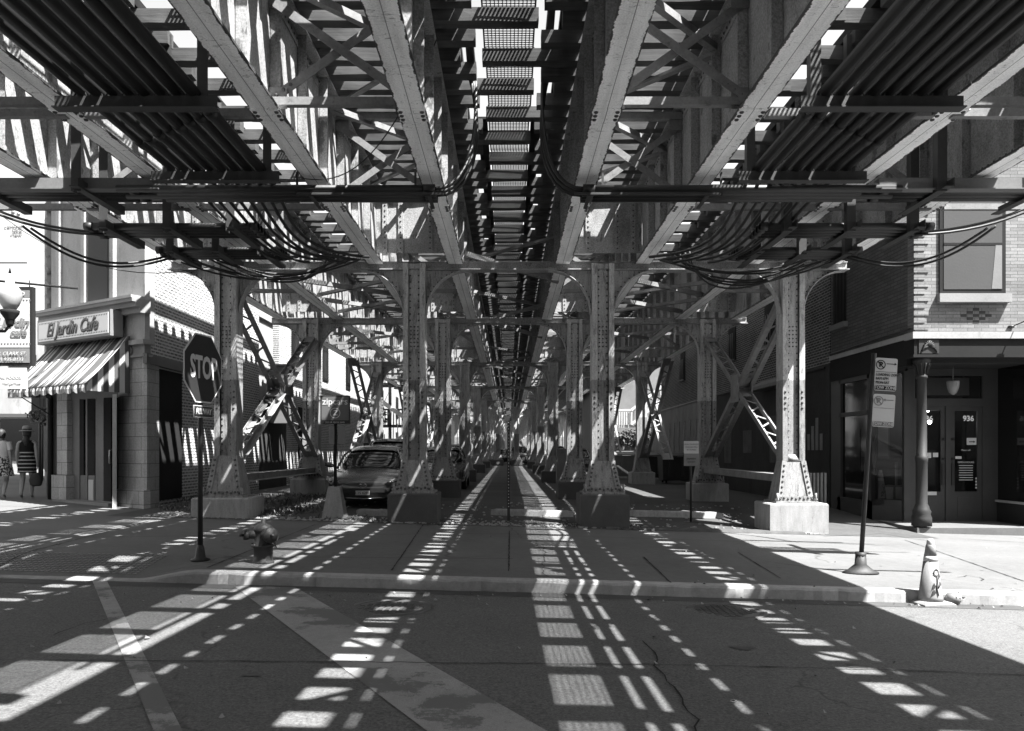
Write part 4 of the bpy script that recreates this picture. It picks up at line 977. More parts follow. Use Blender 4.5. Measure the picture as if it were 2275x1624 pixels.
# ---------------- far street on the left: shopfronts and a parked car
fs_ = empty('far_street_building', 'sunlit row of shops far down the street at the left edge', 'building', (-32, 45, 0))
mb = MB(); mb.box(-48, -24, 44, 60, 0, 9); part('wall', mb, 'cream_paint', fs_)
for k in range(5):
    mb = MB(); mb.box(-46 + k * 4.4, -43.2 + k * 4.4, 43.93, 44, .9, 3.2); part('window', mb, 'dark_glass', fs_)
    mb = MB(); mb.box(-45.5 + k * 4.4, -44 + k * 4.4, 43.93, 44, 4.6, 6.8); part('window', mb, 'dark_glass', fs_)
mb = MB(); mb.box(-47, -25, 43.2, 44, 3.3, 3.5); part('shop_canopy', mb, 'stripe_dark', fs_)
for k, (x, y) in enumerate(((-14.6, 24.5), (-16.3, 27.5))):
    mb = MB(); mb.tube([(x, y, .2), (x, y, 3.2)], .04, 8); mb.box(x - .25, x + .25, y - .02, y + .02, 2.4, 3.2)
    tag(obj('street_sign_post', mb, 'iron_pole'), ['plain dark sign post on the left pavement behind the two walking people', 'second dark sign post farther down the left pavement'][k], 'sign post')

# ------------------------------------------------------------ RIGHT: corner shop
rb = empty('corner_shop', 'corner shop with pale brick upper floor, black fascia and dark recessed doorway', 'building', (8.5, 16.5, -.2))
RX, RY = 8.5, 16.5
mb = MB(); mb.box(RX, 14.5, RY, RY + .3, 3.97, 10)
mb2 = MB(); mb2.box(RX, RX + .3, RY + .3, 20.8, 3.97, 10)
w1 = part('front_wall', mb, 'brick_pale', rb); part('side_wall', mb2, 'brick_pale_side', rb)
mb = MB()
for k in range(40): mb.box(RX - .03, RX + (.2 if k % 2 else .28), RY - .02, RY, 4.02 + k * .15, 4.12 + k * .15)
part('quoin', mb, 'brick_pale', rb)
mb = MB(); mb.box(9.0, 10.38, RY - .04, RY + .02, 4.78, 6.9); wf = part('window', mb, 'black_paint', rb)
mb = MB(); mb.box(9.08, 10.30, RY - .05, RY - .04, 4.86, 6.8); part('pane', mb, 'shade_blind', wf)
mb = MB(); mb.box(9.08, 10.30, RY - .056, RY - .05, 5.78, 5.83); part('sash_rail', mb, 'black_paint', wf)
mb = MB(); mb.frustum((10.08, 10.29, RY - .055, RY - .051), (10.16, 10.29, RY - .055, RY - .051), 4.87, 5.78); part('curtain', mb, 'plate_grey', wf)
mb = MB(); mb.box(8.95, 10.45, RY - .14, RY + .02, 4.58, 4.76); part('sill', mb, 'mid_stone', wf)
mb = MB()
cells = [(0, 2), (-1, 1), (1, 1), (-2, 0), (0, 0), (2, 0), (-1, -1), (1, -1), (0, -2)]
for i, j in cells: mb.box(9.78 + i * .13 - .065, 9.78 + i * .13 + .065, RY - .006, RY + .01, 4.32 + j * .065 - .03, 4.32 + j * .065 + .03)
part('diamond_tiles', mb, 'steel_dark', rb)
mb = MB(); mb.box(RX - .08, 14.5, RY - .08, RY + .3, 3.83, 3.97); mb.box(RX - .05, RX + .2, RY + .3, 20.8, 3.86, 3.97); part('stone_band', mb, 'cream_paint', rb)
mb = MB(); mb.box(RX - .03, 14.5, RY - .03, RY + .3, 3.50, 3.83); mb.box(RX - .06, 14.5, RY - .06, RY + .3, 3.44, 3.50); mb.box(RX - .02, RX + .2, RY + .3, 20.8, 3.3, 3.86); part('fascia', mb, 'black_paint', rb)
mb = MB(); mb.box(8.56, 8.98, RY - .05, RY - .03, 3.52, 3.81)
for s in (-1, 1):
    for k in range(7):
        a = .15 + k * .22; mb.tube([(8.77 + s * .02, RY - .06, 3.66), (8.77 + s * .10 * math.cos(a * 1.2), RY - .07, 3.66 + .06 * math.sin(a * 2 - .6)), (8.77 + s * .17 * math.cos(a), RY - .06, 3.66 + .13 * math.sin(a * 2 - 1.4))], .012, 5)
part('ornament', mb, 'iron_column', rb)
mb = MB(); mb.lathe([(.20, -.05), (.20, .12), (.17, .2), (.185, .26), (.15, .32), (.145, .36), (.115, .42), (.115, 1.30), (.125, 1.32), (.125, 1.42), (.105, 1.44), (.095, 3.05), (.12, 3.07), (.12, 3.11), (.10, 3.14), (.12, 3.3), (.17, 3.4), (.19, 3.5)], (8.72, RY + .15, -.05), 20)
for k in range(12):
    a = k * math.pi / 6; mb.tube([(8.72 + .11 * math.cos(a), RY + .15 + .11 * math.sin(a), 3.1), (8.72 + .135 * math.cos(a), RY + .15 + .135 * math.sin(a), 3.24), (8.72 + .18 * math.cos(a), RY + .15 + .18 * math.sin(a), 3.32)], .014, 5)
part('iron_column', mb, 'iron_column', rb)
mb = MB(); mb.box(8.55, 11.2, RY, RY + 2.0, -.4, -.13); part('doorstep', mb, 'sidewalk_concrete', rb)
# side shop windows on the x = 8.5 plane, recessed entry at the corner
mb = MB(); g0 = -.25
for y0, y1, z0, z1 in ((18.55, 18.7, g0, 3.3), (20.2, 20.8, g0, 3.3), (18.55, 20.4, g0, .30), (18.6, 20.3, 2.35, 2.45), (18.6, 20.3, 3.2, 3.35)): mb.box(RX, RX + .12, y0, y1, z0, z1)
part('shopfront_frame', mb, 'frame_paint', rb)
mb = MB(); mb.box(RX + .06, RX + .08, 18.6, 20.3, .3, 3.3); part('shop_window', mb, 'dark_glass', rb)
mb = MB(); mb.add([(RX + .02, 18.5, .2), (9.05, 17.95, .2), (9.05, 17.95, 3.3), (RX + .02, 18.5, 3.3)], [(0, 1, 2, 3)]); part('angled_window', mb, 'clear_glass', rb)
mb = MB(); mb.add([(RX + .1, 18.55, -.2), (9.02, 18.05, -.2), (9.6, 18.2, -.2), (9.6, 19.6, -.2), (8.7, 19.6, -.2), (RX + .1, 18.55, .28), (9.02, 18.05, .28), (9.6, 18.2, .28), (9.6, 19.6, .28), (8.7, 19.6, .28)], [(0, 1, 2, 3, 4), (9, 8, 7, 6, 5), (0, 1, 6, 5), (1, 2, 7, 6), (2, 3, 8, 7), (3, 4, 9, 8), (4, 0, 5, 9)]); part('display_platform', mb, 'black_paint', rb)
mb = MB(); mb.box(8.7, 9.6, 19.6, 19.65, .2, 3.3); part('display_back', mb, 'interior', rb)
mb = MB(); mb.box(8.98, 9.12, 17.9, 18.0, g0, 3.3); mb.beam((RX + .05, 18.52, .1), (9.05, 17.98, .1), .06, .5, (0, 0, 1)); part('angled_frame', mb, 'frame_paint', rb)
mb = MB(); mb.box(9.0, 11.2, 20.2, 20.3, g0, 3.4); mb.box(8.6, 14.4, 18.05, 20.5, 3.40, 3.5); mb.box(8.6, 14.4, RY + .3, 18.05, 3.36, 3.44); mb.box(8.9, 14.4, 18.1, 20.5, -.3, -.16); mb.box(11.2, 14.4, 20.2, 20.3, g0, 3.4); mb.box(11.25, 11.3, 18.1, 20.2, g0, 3.4); mb.box(8.62, 8.66, 18.5, 20.3, g0, 3.4); part('interior', mb, 'interior', rb)
mb = MB(); DY = 18.0
for x0, x1, z0, z1 in ((9.1, 9.28, g0, 3.4), (9.98, 10.10, g0, 2.5), (10.82, 11.2, g0, 3.4), (9.28, 10.82, 2.5, 2.68), (9.28, 10.82, 3.2, 3.4)): mb.box(x0, x1, DY, DY + .1, z0, z1)
part('door_surround', mb, 'frame_paint', rb)
for k, (x0, x1) in enumerate(((9.28, 9.98), (10.10, 10.82))):
    mb = MB()
    for a, b, c_, d in ((x0, x0 + .1, -.2, 2.5), (x1 - .1, x1, -.2, 2.5), (x0 + .1, x1 - .1, -.2, .55), (x0 + .1, x1 - .1, 2.4, 2.5)): mb.box(a, b, DY + .03, DY + .08, c_, d)
    mb.box(x0 + .16, x1 - .16, DY + .02, DY + .03, -.05, .42)
    d_ = part('door', mb, 'frame_paint', rb); mb = MB(); mb.box(x0 + .1, x1 - .1, DY + .05, DY + .055, .55, 2.4); part('pane', mb, 'clear_glass', d_)
    mb = MB(); hx = x1 - .05 if k == 0 else x0 + .05; mb.box(hx - .03, hx + .03, DY, DY + .03, .7, 1.2); part('handle', mb, 'iron_column', d_)
    for zz in (1.3, 1.75): mb = MB(); mb.tube([(hx, DY + .03, zz), (hx, DY - .01, zz)], .03, 8); part('lock', mb, 'iron_column', d_)
    tx = x0 + (.30, .42)[k]; t_ = text(None, '936', (tx, DY + .04, 2.22), .17, 'white_letter', bold=.005); t_.parent = d_; t_.name = 'house_number'
    def note(*bx): mb = MB(); mb.box(*bx); part('notice', mb, 'sign_legend', d_)
    if k:
        note(x0 + .38, x0 + .6, DY + .035, DY + .04, 1.62, 1.78); note(x0 + .12, x0 + .26, DY + .035, DY + .04, 1.30, 1.36)
        mb = MB()
        for q in range(7): mb.box(x0 + .2 + (q % 2) * .01, x0 + .52, DY + .035, DY + .04, 1.14 - q * .055, 1.155 - q * .055)
        for q in range(4): mb.box(x1 - .14, x1 - .11, DY + .035, DY + .04, .62 + q * .07, .66 + q * .07)
        part('lettering', mb, 'sign_legend', d_)
    else: note(x0 + .05, x0 + .38, DY + .025, DY + .03, 1.32, 1.44); note(x0 + .42, x0 + .54, DY + .025, DY + .03, 1.34, 1.44); note(x0 + .1, x0 + .5, DY + .015, DY + .02, .47, .55)
    if k: 
        for s_, zz, sz in (('OPEN HOURS', 1.22, .06), ('Please call', 1.50, .05)):
            t_ = text(None, s_, (x0 + .36, DY + .036, zz), sz, 'sign_legend'); t_.parent = d_
        mb = MB(); mb.box(x0 + .43, x0 + .53, DY + .03, DY + .034, 1.68, 1.70); mb.add([(x0 + .53, DY + .03, 1.66), (x0 + .57, DY + .03, 1.69), (x0 + .53, DY + .03, 1.72)], [(0, 1, 2)]); part('arrow', mb, 'black_paint', d_)
mb = MB(); mb.box(9.28, 10.82, DY + .05, DY + .055, 2.68, 3.2); part('transom_window', mb, 'dark_glass', rb)
mb = MB(); mb.box(9.5, 10.5, DY - .03, DY - .01, 2.75, 3.15); part('transom_board', mb, 'steel_dark', rb)
mb = MB()
for x, y, z in ((9.85, 18.9, 2.2), (10.25, 19.2, 2.18), (10.5, 19.0, 2.1), (10.35, 19.6, 2.5), (10.42, 19.6, 2.5)): mb.lathe([(.01, -.05), (.045, -.02), (.045, .02), (.01, .05)], (x, y, z), 10)
part('bulb', mb, 'bulb', rb)
mb = MB(); mb.lathe([(.02, -.15), (.08, -.1), (.12, 0), (.14, .14), (.13, .16)], (9.75, 17.3, 2.86), 12); mb.tube([(9.75, 17.3, 3.0), (9.75, 17.3, 3.4)], .008, 5); part('lantern', mb, 'pale_glass', rb)
# right bay window
mb = MB(); mb.box(11.15, 14.4, RY + .25, 18.2, -.3, .32); part('bay_base', mb, 'steel_dark', rb)
mb = MB(); mb.box(11.1, 14.4, RY + .18, 18.2, .32, .37)
for x in (11.15, 12.3): mb.box(x, x + .09, RY + .22, RY + .32, .37, 3.4)
mb.box(11.15, 14.4, RY + .24, RY + .3, 2.25, 2.33); part('bay_frame', mb, 'cream_paint', rb)
mb = MB(); mb.box(11.2, 14.4, RY + .27, RY + .28, .37, 3.4); mb.add([(11.17, RY + .3, .37), (11.17, 18.0, .37), (11.17, 18.0, 3.4), (11.17, RY + .3, 3.4)], [(0, 1, 2, 3)]); part('bay_window', mb, 'dark_glass', rb)
mb = MB(); mb.tube([(10.55, RY - .02, 4.1), (10.62, RY - .25, 4.15), (10.72, RY - .4, 4.3)], .012, 6); mb.lathe([(.05, 0), (.09, .16)], (10.72, RY - .42, 4.28), 10); mb.lathe([(.06, -.02), (.06, .02)], (10.5, RY - .03, 4.08), 10); part('spot_lamp', mb, 'iron_pole', rb)
mb = MB(); mb.box(8.48, 8.51, 19.85, 20.55, 4.75, 6.6); wf = part('window', mb, 'black_paint', rb)
mb = MB()
for k in range(4): mb.tube([(8.44, 19.9 + k * .2, 4.75), (8.44, 19.9 + k * .2, 6.6)], .012, 5)
part('bar', mb, 'iron_pole', wf); mb = MB(); mb.box(8.38, 8.5, 19.75, 20.65, 4.6, 4.74); part('sill', mb, 'grey_paint', wf)
mb = MB(); mb.tube([(8.44, 16.6, 4.06), (8.44, 20.9, 4.02)], .02, 6); part('cable_run', mb, 'iron_pole', rb)
for k, (x, y, z0, z1, lab) in enumerate(((8.72, 19.2, .9, 2.0, 'tall pale picture leaning inside the corner shop window'), (9.2, 19.4, 1.3, 2.2, 'small pale picture hanging inside the corner shop window'), (10.4, 19.5, .6, 1.5, 'dim picture inside the right hand shop door'), (9.55, 19.7, .5, 1.2, 'dim picture inside the left hand shop door'))):
    t = empty('picture', lab, 'picture', (x, y, z0)); mb = MB(); mb.box(-.16, .16, -.02, .02, 0, z1 - z0); obj('frame', mb, 'brown_wood', t); mb = MB(); mb.box(-.12, .12, -.03, -.02, .05, z1 - z0 - .05); obj('print', mb, 'plate_grey', t)
# crates and painted cone inside the window: stand at the shop window
for k in range(2):
    x = 8.98 + k * .33; t = empty('milk_crate', ['pale lattice crate on the left standing inside the dark shop window', 'pale lattice crate on the right standing inside the dark shop window'][k], 'crate', (x - .05, 18.75, .34), 0, 'crates at the shop window')
    mb = MB()
    for f in range(-5, 6):
        for sg_ in (-1, 1):
            x0 = f * .06; mb.beam((max(-.15, min(.15, x0 - .15)), -.15, .02 if x0 - .15 > -.15 else .02), (max(-.15, min(.15, x0 + .15)), -.15, .30), .012, .012) if sg_ > 0 else mb.beam((max(-.15, min(.15, x0 + .15)), -.15, .02), (max(-.15, min(.15, x0 - .15)), -.15, .30), .012, .012)
    mb.box(-.15, .15, -.14, -.13, .0, .31); obj('lattice', mb, 'stripe_pale', t)
    mb = MB(); mb.box(-.16, .16, -.16, .16, -.06, 0); mb.box(-.16, .16, -.16, -.14, .29, .33); mb.box(-.16, -.14, -.16, .16, 0, .33); mb.box(.14, .16, -.16, .16, 0, .33); obj('crate_frame', mb, 'plate_grey', t)
# ---------------- long brick wall behind on the right
rw = empty('long_brick_building', 'long dark brick building along the right side behind the columns', 'building', (8.5, 21, -.2))
mb = MB(); mb.box(8.5, 9, 20.85, 41.4, 3.8, 7.9); mb.box(8.5, 9, 41.4, 44, 3.8, 6.4); part('upper_wall', mb, 'brick_dark', rw)
mb = MB(); mb.box(8.48, 9, 20.85, 33.5, -.4, 3.8); part('lower_wall', mb, 'plaster_dark', rw)
mb = MB(); mb.box(8.47, 9, 33.5, 47, .9, 3.78); part('pale_wall', mb, 'plaster', rw)
mb = MB(); mb.box(8.46, 9, 33.5, 47, -.4, .9); part('plinth', mb, 'plaster_dark', rw)
mb = MB(); mb.prism([(8.48, 3.8), (7.95, 3.55), (7.95, 3.45), (8.48, 3.45)], 22.6, 26.5); part('ledge', mb, 'grey_paint', rw)
for y in (25.2, 29.5, 34, 38):
    mb = MB(); mb.box(8.46, 8.5, y, y + .9, 4.9, 6.6); f_ = part('window', mb, 'black_paint', rw)
    mb = MB()
    for q in range(4): mb.tube([(8.38, y + .1 + q * .23, 4.9), (8.38, y + .1 + q * .23, 5.9)], .015, 5)
    mb.box(8.34, 8.42, y, y + .9, 4.86, 4.92); part('window_guard', mb, 'grey_paint', f_)
for k in range(5): y = 21.3 + k * .3; mb = MB(); mb.box(8.466, 8.48, y, y + .17, 1.5, 1.95 + (k * 2 % 3) * .22); part('painted_block', mb, 'plaster', rw)
for k, (y, z0, z1) in enumerate(((23.2, 2.0, 3.1), (24.6, 1.1, 2.6), (27.5, 1.4, 2.2), (30, 1.0, 2.9))): mb = MB(); mb.box(8.466, 8.48, y, y + 1.0, z0, z1); part('wall_patch', mb, 'plaster_mid', rw)
mb = MB()
for k in range(6):
    y = 35.5 + k * 1.2; mb.tube([(8.45, y, 1.2), (8.44, y + .1, 2.0), (8.45, y - .05, 2.9)], .02, 4)
    for q in range(10): z = 1.4 + q * .15; mb.add([(8.445, y, z), (8.445, y + (.25 if q % 2 else -.25), z + .14), (8.445, y, z + .08)], [(0, 1, 2)])
part('painted_stems', mb, 'plate_grey', rw)
mb = MB(); mb.tube([(8.4, 21, 3.7), (8.4, 33, 3.72), (8.4, 44, 3.65)], .035, 6); part('wall_pipe', mb, 'iron_pole', rw)
# radiator leaning behind outer right pedestal
mb = MB()
for k in range(7): mb.tube([(6.75 + k * .085, 18.1, -.1), (6.75 + k * .085, 18.1, .98)], .034, 8)
tag(obj('old_radiator', mb, 'grey_paint'), 'old ribbed cast iron radiator standing behind the sunlit right column base', 'radiator')
# ---------------- back porch with white stairs, far right
po = empty('white_porch', 'white wooden porch with railings and staircase beyond the far end of the brick wall', 'porch', (10, 52, 0))
mb = MB(); mb.box(6.6, 14, 50.5, 52, 2.95, 3.12); mb.box(9.6, 14, 50.5, 52, 5.0, 5.2); part('deck', mb, 'white_paint', po)
mb = MB()
for x0, x1, z in ((6.6, 9.8, 3.12), (10, 14, 5.2)):
    mb.box(x0, x1, 50.4, 50.48, z + .9, z + 1.0); k = x0
    while k < x1: mb.box(k, k + .05, 50.42, 50.46, z, z + .9); k += .15
part('railing', mb, 'white_paint', po)
mb = MB()
for off in (0, .9): mb.beam((7.8, 50.3, 3.15 + off), (11.8, 50.3, 6.3 + off), .08, .16)
for k in range(16): f = k / 15; mb.box(7.8 + 4 * f, 7.86 + 4 * f, 50.28, 50.34, 3.2 + 3.15 * f, 4.05 + 3.15 * f)
part('staircase', mb, 'white_paint', po)
mb = MB()
for x in (6.7, 9.7, 12): mb.box(x, x + .15, 50.5, 50.65, 0, 5.2)
part('post', mb, 'white_paint', po)
mb = MB(); mb.box(5.5, 18, 53, 60, 0, 8.5); tag(obj('porch_house', mb, 'grey_paint'), 'plain grey house wall behind the white porch stairs', 'building')
mb = MB(); leaves(mb, (8.3, 48.6, 2.25), (2.1, .25, .6), 900, .10); leaves(mb, (9.6, 47.8, 1.4), (.5, .25, 1.3), 300, .1); tag(obj('climbing_vine', mb, 'leaf'), 'leafy vine covering the fence below the white porch', 'vine')
mb = MB(); mb.box(5.9, 10.2, 48.8, 48.9, .1, 2.9); tag(obj('board_fence', mb, 'grey_paint'), 'grey board fence under the vine below the white porch', 'fence')
mb = MB(); mb.box(5.8, 9.9, 46.6, 46.9, .9, 1.45); mb.box(5.8, 9.9, 46.9, 47.0, .0, 1.0); tag(obj('low_wall', mb, 'plaster'), 'low pale wall with a dark cap beyond the third row of columns', 'wall')
wp = empty('wooden_porch', 'open timber back porches and stairs in sunlight at the far left behind the parked cars', 'porch', (-7, 47, 0))
for z in (2.9, 5.4): mb = MB(); mb.box(-9.3, -5.2, 47, 49, z, z + .12); part('deck', mb, 'brown_wood', wp)
for x in (-9, -7.2, -5.4):
    mb = MB(); mb.box(x, x + .16, 47, 47.16, 0, 8); part('post', mb, 'brown_wood', wp)
for z in (3.02, 5.52):
    mb = MB(); mb.box(-9.3, -5.2, 46.95, 47, z + .85, z + .95)
    for k in range(24): mb.box(-9.3 + k * .17, -9.24 + k * .17, 46.95, 47, z, z + .9)
    part('railing', mb, 'brown_wood', wp)
mb = MB(); mb.beam((-9, 46.8, .2), (-5.6, 46.8, 2.9), .08, .25); mb.beam((-5.6, 46.8, 3.0), (-9, 46.8, 5.4), .08, .25)
for k in range(14): f = k / 13; mb.box(-9 + 3.4 * f, -8.95 + 3.4 * f, 46.78, 46.82, .3 + 2.7 * f, 1.2 + 2.7 * f)
part('staircase', mb, 'white_paint', wp)
mb = MB(); mb.box(-8.3, -4.9, 44.9, 45.0, 0, 1.9); tag(obj('board_fence', mb, 'plaster_dark'), 'dark board fence in front of the timber porches on the left', 'fence')
# dumpsters
def dumpster(loc, rz, mat, lab, w_=1.7):
    t = empty('dumpster', lab, 'dumpster', loc, rz, 'dumpsters under the viaduct')
    mb = MB(); mb.frustum((-w_ / 2, w_ / 2, -.5, .5), (-w_ / 2 - .05, w_ / 2 + .05, -.6, .6), .12, 1.15)
    for x in (-.6, 0, .6): mb.box(x - .05, x + .05, -.66, -.52, .3, 1.1)
    obj('bin', mb, mat, t); mb = MB(); mb.prism([(-.66, 1.17), (.6, 1.3), (.6, 1.34), (-.66, 1.21)], -w_ / 2 - .06, w_ / 2 + .06, 'x'); obj('lid', mb, mat, t)
    mb = MB()
    for x in (-.7, .7):
        for y in (-.4, .4): mb.tube([(x - .03, y, .07), (x + .03, y, .07)], .07, 10)
    obj('castor', mb, 'rubber', t)
dumpster((7.2, 38.5, .05), 0, 'dumpster_paint', 'dark dumpster against the right wall behind the third column row')
dumpster((7.6, 35, .05), 0, 'dumpster_paint', 'dark dumpster nearer the camera along the right wall')
dumpster((5.6, 39.5, .08), 0, 'grey_paint', 'grey dumpster with sunlit lid behind the inner right columns')
dumpster((-2.6, 35.8, .15), 1.57, 'dumpster_paint', 'dark bin just behind the third row left of centre')
mb = MB(); mb.beam((5.2, 37.9, .75), (6.0, 37.2, .16), .22, .04); tag(obj('loose_board', mb, 'white_paint'), 'pale board leaning down beside the grey dumpster', 'board')
# pale painted pieces in lot right
mb = MB(); mb.box(1.62, 2.05, 26.8, 27.2, .0, 1.55); tag(obj('electrical_cabinet', mb, 'grey_paint'), 'small grey cabinet behind the inner right column of the second row', 'cabinet')
# ---------------- unseen blocks added round the crossing to cut sky light on the road
for k, (x0, x1, y0, y1, h, m, lab) in enumerate(((10, 34, -34, -5, 10, 'grey_paint', 'unseen block of shops added on the near right corner behind the camera to cut sky light'), (-34, -10, -34, -5, 10, 'plaster', 'unseen block of shops added on the near left corner behind the camera to cut sky light'), (15, 40, 16.8, 30, 9, 'cream_paint', 'unseen block added to the right of the corner shop to cut sky light'))):
    t = empty('unseen_shop_block', lab, 'building', ((x0 + x1) / 2, (y0 + y1) / 2, 0)); mb = MB(); mb.box(x0, x1, y0, y1, -1.2, h); part('wall', mb, m, t)
    yf = y1 if k < 2 else y0
    for i in range(6):
        xa = x0 + 1 + i * 3.8
        if xa + 2.4 < x1:
            for z0, z1 in ((.6, 3), (4.6, 6.6)): mb = MB(); mb.box(xa, xa + 2.2, yf - .04, yf + .04, z0, z1); part('window', mb, 'dark_glass', t)
# ---------------- distant closure: far buildings and trees
for k, (x0, x1, y, h, m, lab) in enumerate(((-60, -12, 95, 11, 'grey_paint', 'wide grey building far away on the left behind the columns'), (12, 60, 80, 10, 'cream_paint', 'wide pale building far away on the right behind the columns'), (-14, 14, 190, 9, 'plaster_dark', 'building closing the view at the far end of the viaduct'))):
    t = empty('distant_building', lab, 'building', ((x0 + x1) / 2, y, 0)); mb = MB(); mb.box(x0, x1, y, y + 10, -.2, h); part('wall', mb, m, t)
    n = int((x1 - x0) / 3.4)
    for i in range(n):
        for z in (1.2, 4.4, 7.4):
            if z + 1.6 < h: mb = MB(); mb.box(x0 + 1 + i * 3.4, x0 + 2.2 + i * 3.4, y - .05, y, z, z + 1.6); part('window', mb, 'dark_glass', t)
def tree(x, y, h, lab):
    t = empty('street_tree', lab, 'tree', (x, y, 0), 0, 'trees beyond the viaduct')
    mb = MB(); mb.tube([(0, 0, -.1), (.1, 0, h * .3), (-.05, .1, h * .5)], [.22, .16, .1], 8)
    for k in range(6):
        a = k * 1.05; mb.tube([(0, 0, h * .35), (math.cos(a) * h * .15, math.sin(a) * h * .15, h * .6), (math.cos(a) * h * .24, math.sin(a) * h * .24, h * .8)], [.09, .06, .02], 6)
    obj('trunk', mb, 'brown_wood', t); mb = MB()
    for k in range(14):
        a = rnd.uniform(0, 6.28); r = rnd.uniform(0, .28) * h; leaves(mb, (math.cos(a) * r, math.sin(a) * r, h * rnd.uniform(.5, .92)), (h * .13,) * 3, 150, .16)
    obj('crown', mb, 'leaf', t)
tree(-9.5, 52, 7, 'leafy tree behind the left columns beside the pale building'); tree(9.6, 66, 8, 'leafy tree far back on the right past the porch'); tree(-3.5, 176, 9, 'tree at the far end of the viaduct, left of centre'); tree(5, 180, 8, 'tree at the far end of the viaduct, right of centre')

# ------------------------------------------------------------ street furniture
# stop sign
b = G(445, 1245); st = empty('stop_sign', 'dark octagonal stop sign with small plaque on a thin post', 'stop sign', b)
nrm = Vector((.985, -.17, 0)); xd = Vector((.17, .985, 0))
F = frame((0, 0, 0), (xd.x, xd.y), (-nrm.x, -nrm.y))
top = 2.97 - b.z
mb = MB(); mb.tube([(0, 0, 0), (0, 0, top - .02)], .032, 10); obj('post', mb, 'iron_pole', st)
mb = MB(); mb.lathe([(.12, 0), (.12, .02), (.07, .035), (.05, .15), (.035, .2)], n=12); obj('base', mb, 'iron_pole', st)
def octo(r): return [(r / math.cos(R(22.5)) * math.cos(R(22.5 + 45 * k)), r / math.cos(R(22.5)) * math.sin(R(22.5 + 45 * k))) for k in range(8)]
oc = top - .435
mb = MB(F); mb.prism([(x, z + oc) for x, z in octo(.435)], -.045, -.035); pl = obj('plate', mb, 'sign_legend', st)
mb = MB(F); mb.prism([(x, z + oc) for x, z in octo(.415)], -.048, -.044); obj('face', mb, 'stop_paint', pl)
text(pl, 'STOP', F @ Vector((0, -.05, oc)), .385, 'sign_legend', xdir=xd, bold=.013, sx=.66)
az = 2.97 - b.z - 1.0 + .0; zc = 1.5 + (1000 - 914) / 176 - b.z
mb = MB(F); mb.box(-.22, .22, -.045, -.036, zc - .075, zc + .075); p2 = obj('plaque', mb, 'sign_legend', st)
mb = MB(F); mb.box(-.21, .21, -.048, -.044, zc - .065, zc + .065); obj('plaque_face', mb, 'stop_paint', p2)
text(p2, 'ALL WAY', F @ Vector((0, -.05, zc)), .105, 'sign_legend', xdir=xd, bold=.002, sx=.8)
# hydrant
b = G(585, 1250); hy = empty('fire_hydrant', 'squat weathered fire hydrant with two caps near the kerb', 'fire hydrant', b, R(10))
mb = MB(); mb.lathe([(.135, -.02), (.135, .02), (.118, .03), (.118, .20), (.148, .205), (.148, .235), (.118, .24), (.118, .40), (.125, .41), (.11, .455), (.07, .49), (.035, .50), (.03, .545)], n=20)
for k in range(8): a = k * math.pi / 4; mb.lathe([(.013, 0), (.013, .05)], (.134 * math.cos(a), .134 * math.sin(a), .20), 6)
obj('barrel', mb, 'hydrant_paint', hy)
def capn(d, r, L, z):
    mb = MB(); d = Vector(d).normalized(); c0 = Vector((0, 0, z)); mb.tube([c0, c0 + d * L], r * .85, 14); mb.tube([c0 + d * L, c0 + d * (L + .05)], r, 14); mb.tube([c0 + d * (L + .05), c0 + d * (L + .10)], .02, 5); obj('cap', mb, 'hydrant_paint', hy)
capn((-.9, -.35, 0), .062, .19, .36); capn((.55, -.85, 0), .095, .17, .36)
mb = MB(); mb.tube([(.2, -.1, .34), (.16, -.14, .25), (.17, -.12, .2), (.13, -.1, .3)], .008, 5); obj('chain', mb, 'iron_pole', hy)
# cone
b = G(2067, 1343); b.z = road_z(b.x, b.y)
cn = empty('traffic_cone', 'pale worn traffic cone with painted flower at the right kerb', 'traffic cone', b, R(6))
mb = MB(); mb.box(-.19, .19, -.19, .19, 0, .03); mb.frustum((-.185, .185, -.185, .185), (-.15, .15, -.15, .15), .03, .05); obj('base', mb, 'cone_pale', cn)
mb = MB(); mb.lathe([(.135, .05), (.125, .10), (.075, .50)], n=24); mb.lathe([(.066, .56), (.048, .68), (.042, .69)], n=24); obj('body', mb, 'cone_pale', cn)
mb = MB(); mb.lathe([(.076, .50), (.067, .56)], n=24); mb.lathe([(.049, .64), (.038, .73), (.03, .75)], n=24); obj('band', mb, 'cone_band', cn)
mb = MB()
def conep(a, z, e=.004): r = .1365 - (z - .05) * .135 + e; return (r * math.sin(a), -r * math.cos(a), z)
mb.tube([conep(.1, .12), conep(0., .2), conep(.12, .28), conep(.15, .34)], .006, 5); mb.tube([conep(.1, .2), conep(.4, .26)], .006, 4)
for a0, z0 in ((-.25, .22), (.5, .24), (-.3, .15), (.5, .33)): mb.add([conep(a0 - .2, z0 - .03, .003), conep(a0 + .2, z0, .003), conep(a0, z0 + .05, .003)], [(0, 1, 2)])
for k in range(12): a = k * .524; mb.tube([conep(.12 + .25 * math.cos(a), .38 + .03 * math.sin(a)), conep(.12 + .35 * math.cos(a + .3), .38 + .042 * math.sin(a + .3)), conep(.12 + .25 * math.cos(a + .524), .38 + .03 * math.sin(a + .524))], .004, 4)
obj('painted_flower', mb, 'cone_mark', cn)
mb = MB(); leaves(mb, (b.x + .28, b.y + .03, b.z + .07), (.09, .08, .07), 50, .035); mb.lathe([(.05, 0), (.1, .06), (.07, .12), (.01, .14)], (b.x + .28, b.y + .03, b.z), 9)
tag(obj('crumpled_bag', mb, 'cone_pale'), 'small crumpled pale litter bag beside the traffic cone', 'litter')
cn2 = copy_tree(cn, None, 'dark painted cone standing inside the corner shop window'); cn2.location = (8.78, 18.62, .28); cn2['category'] = 'traffic cone'
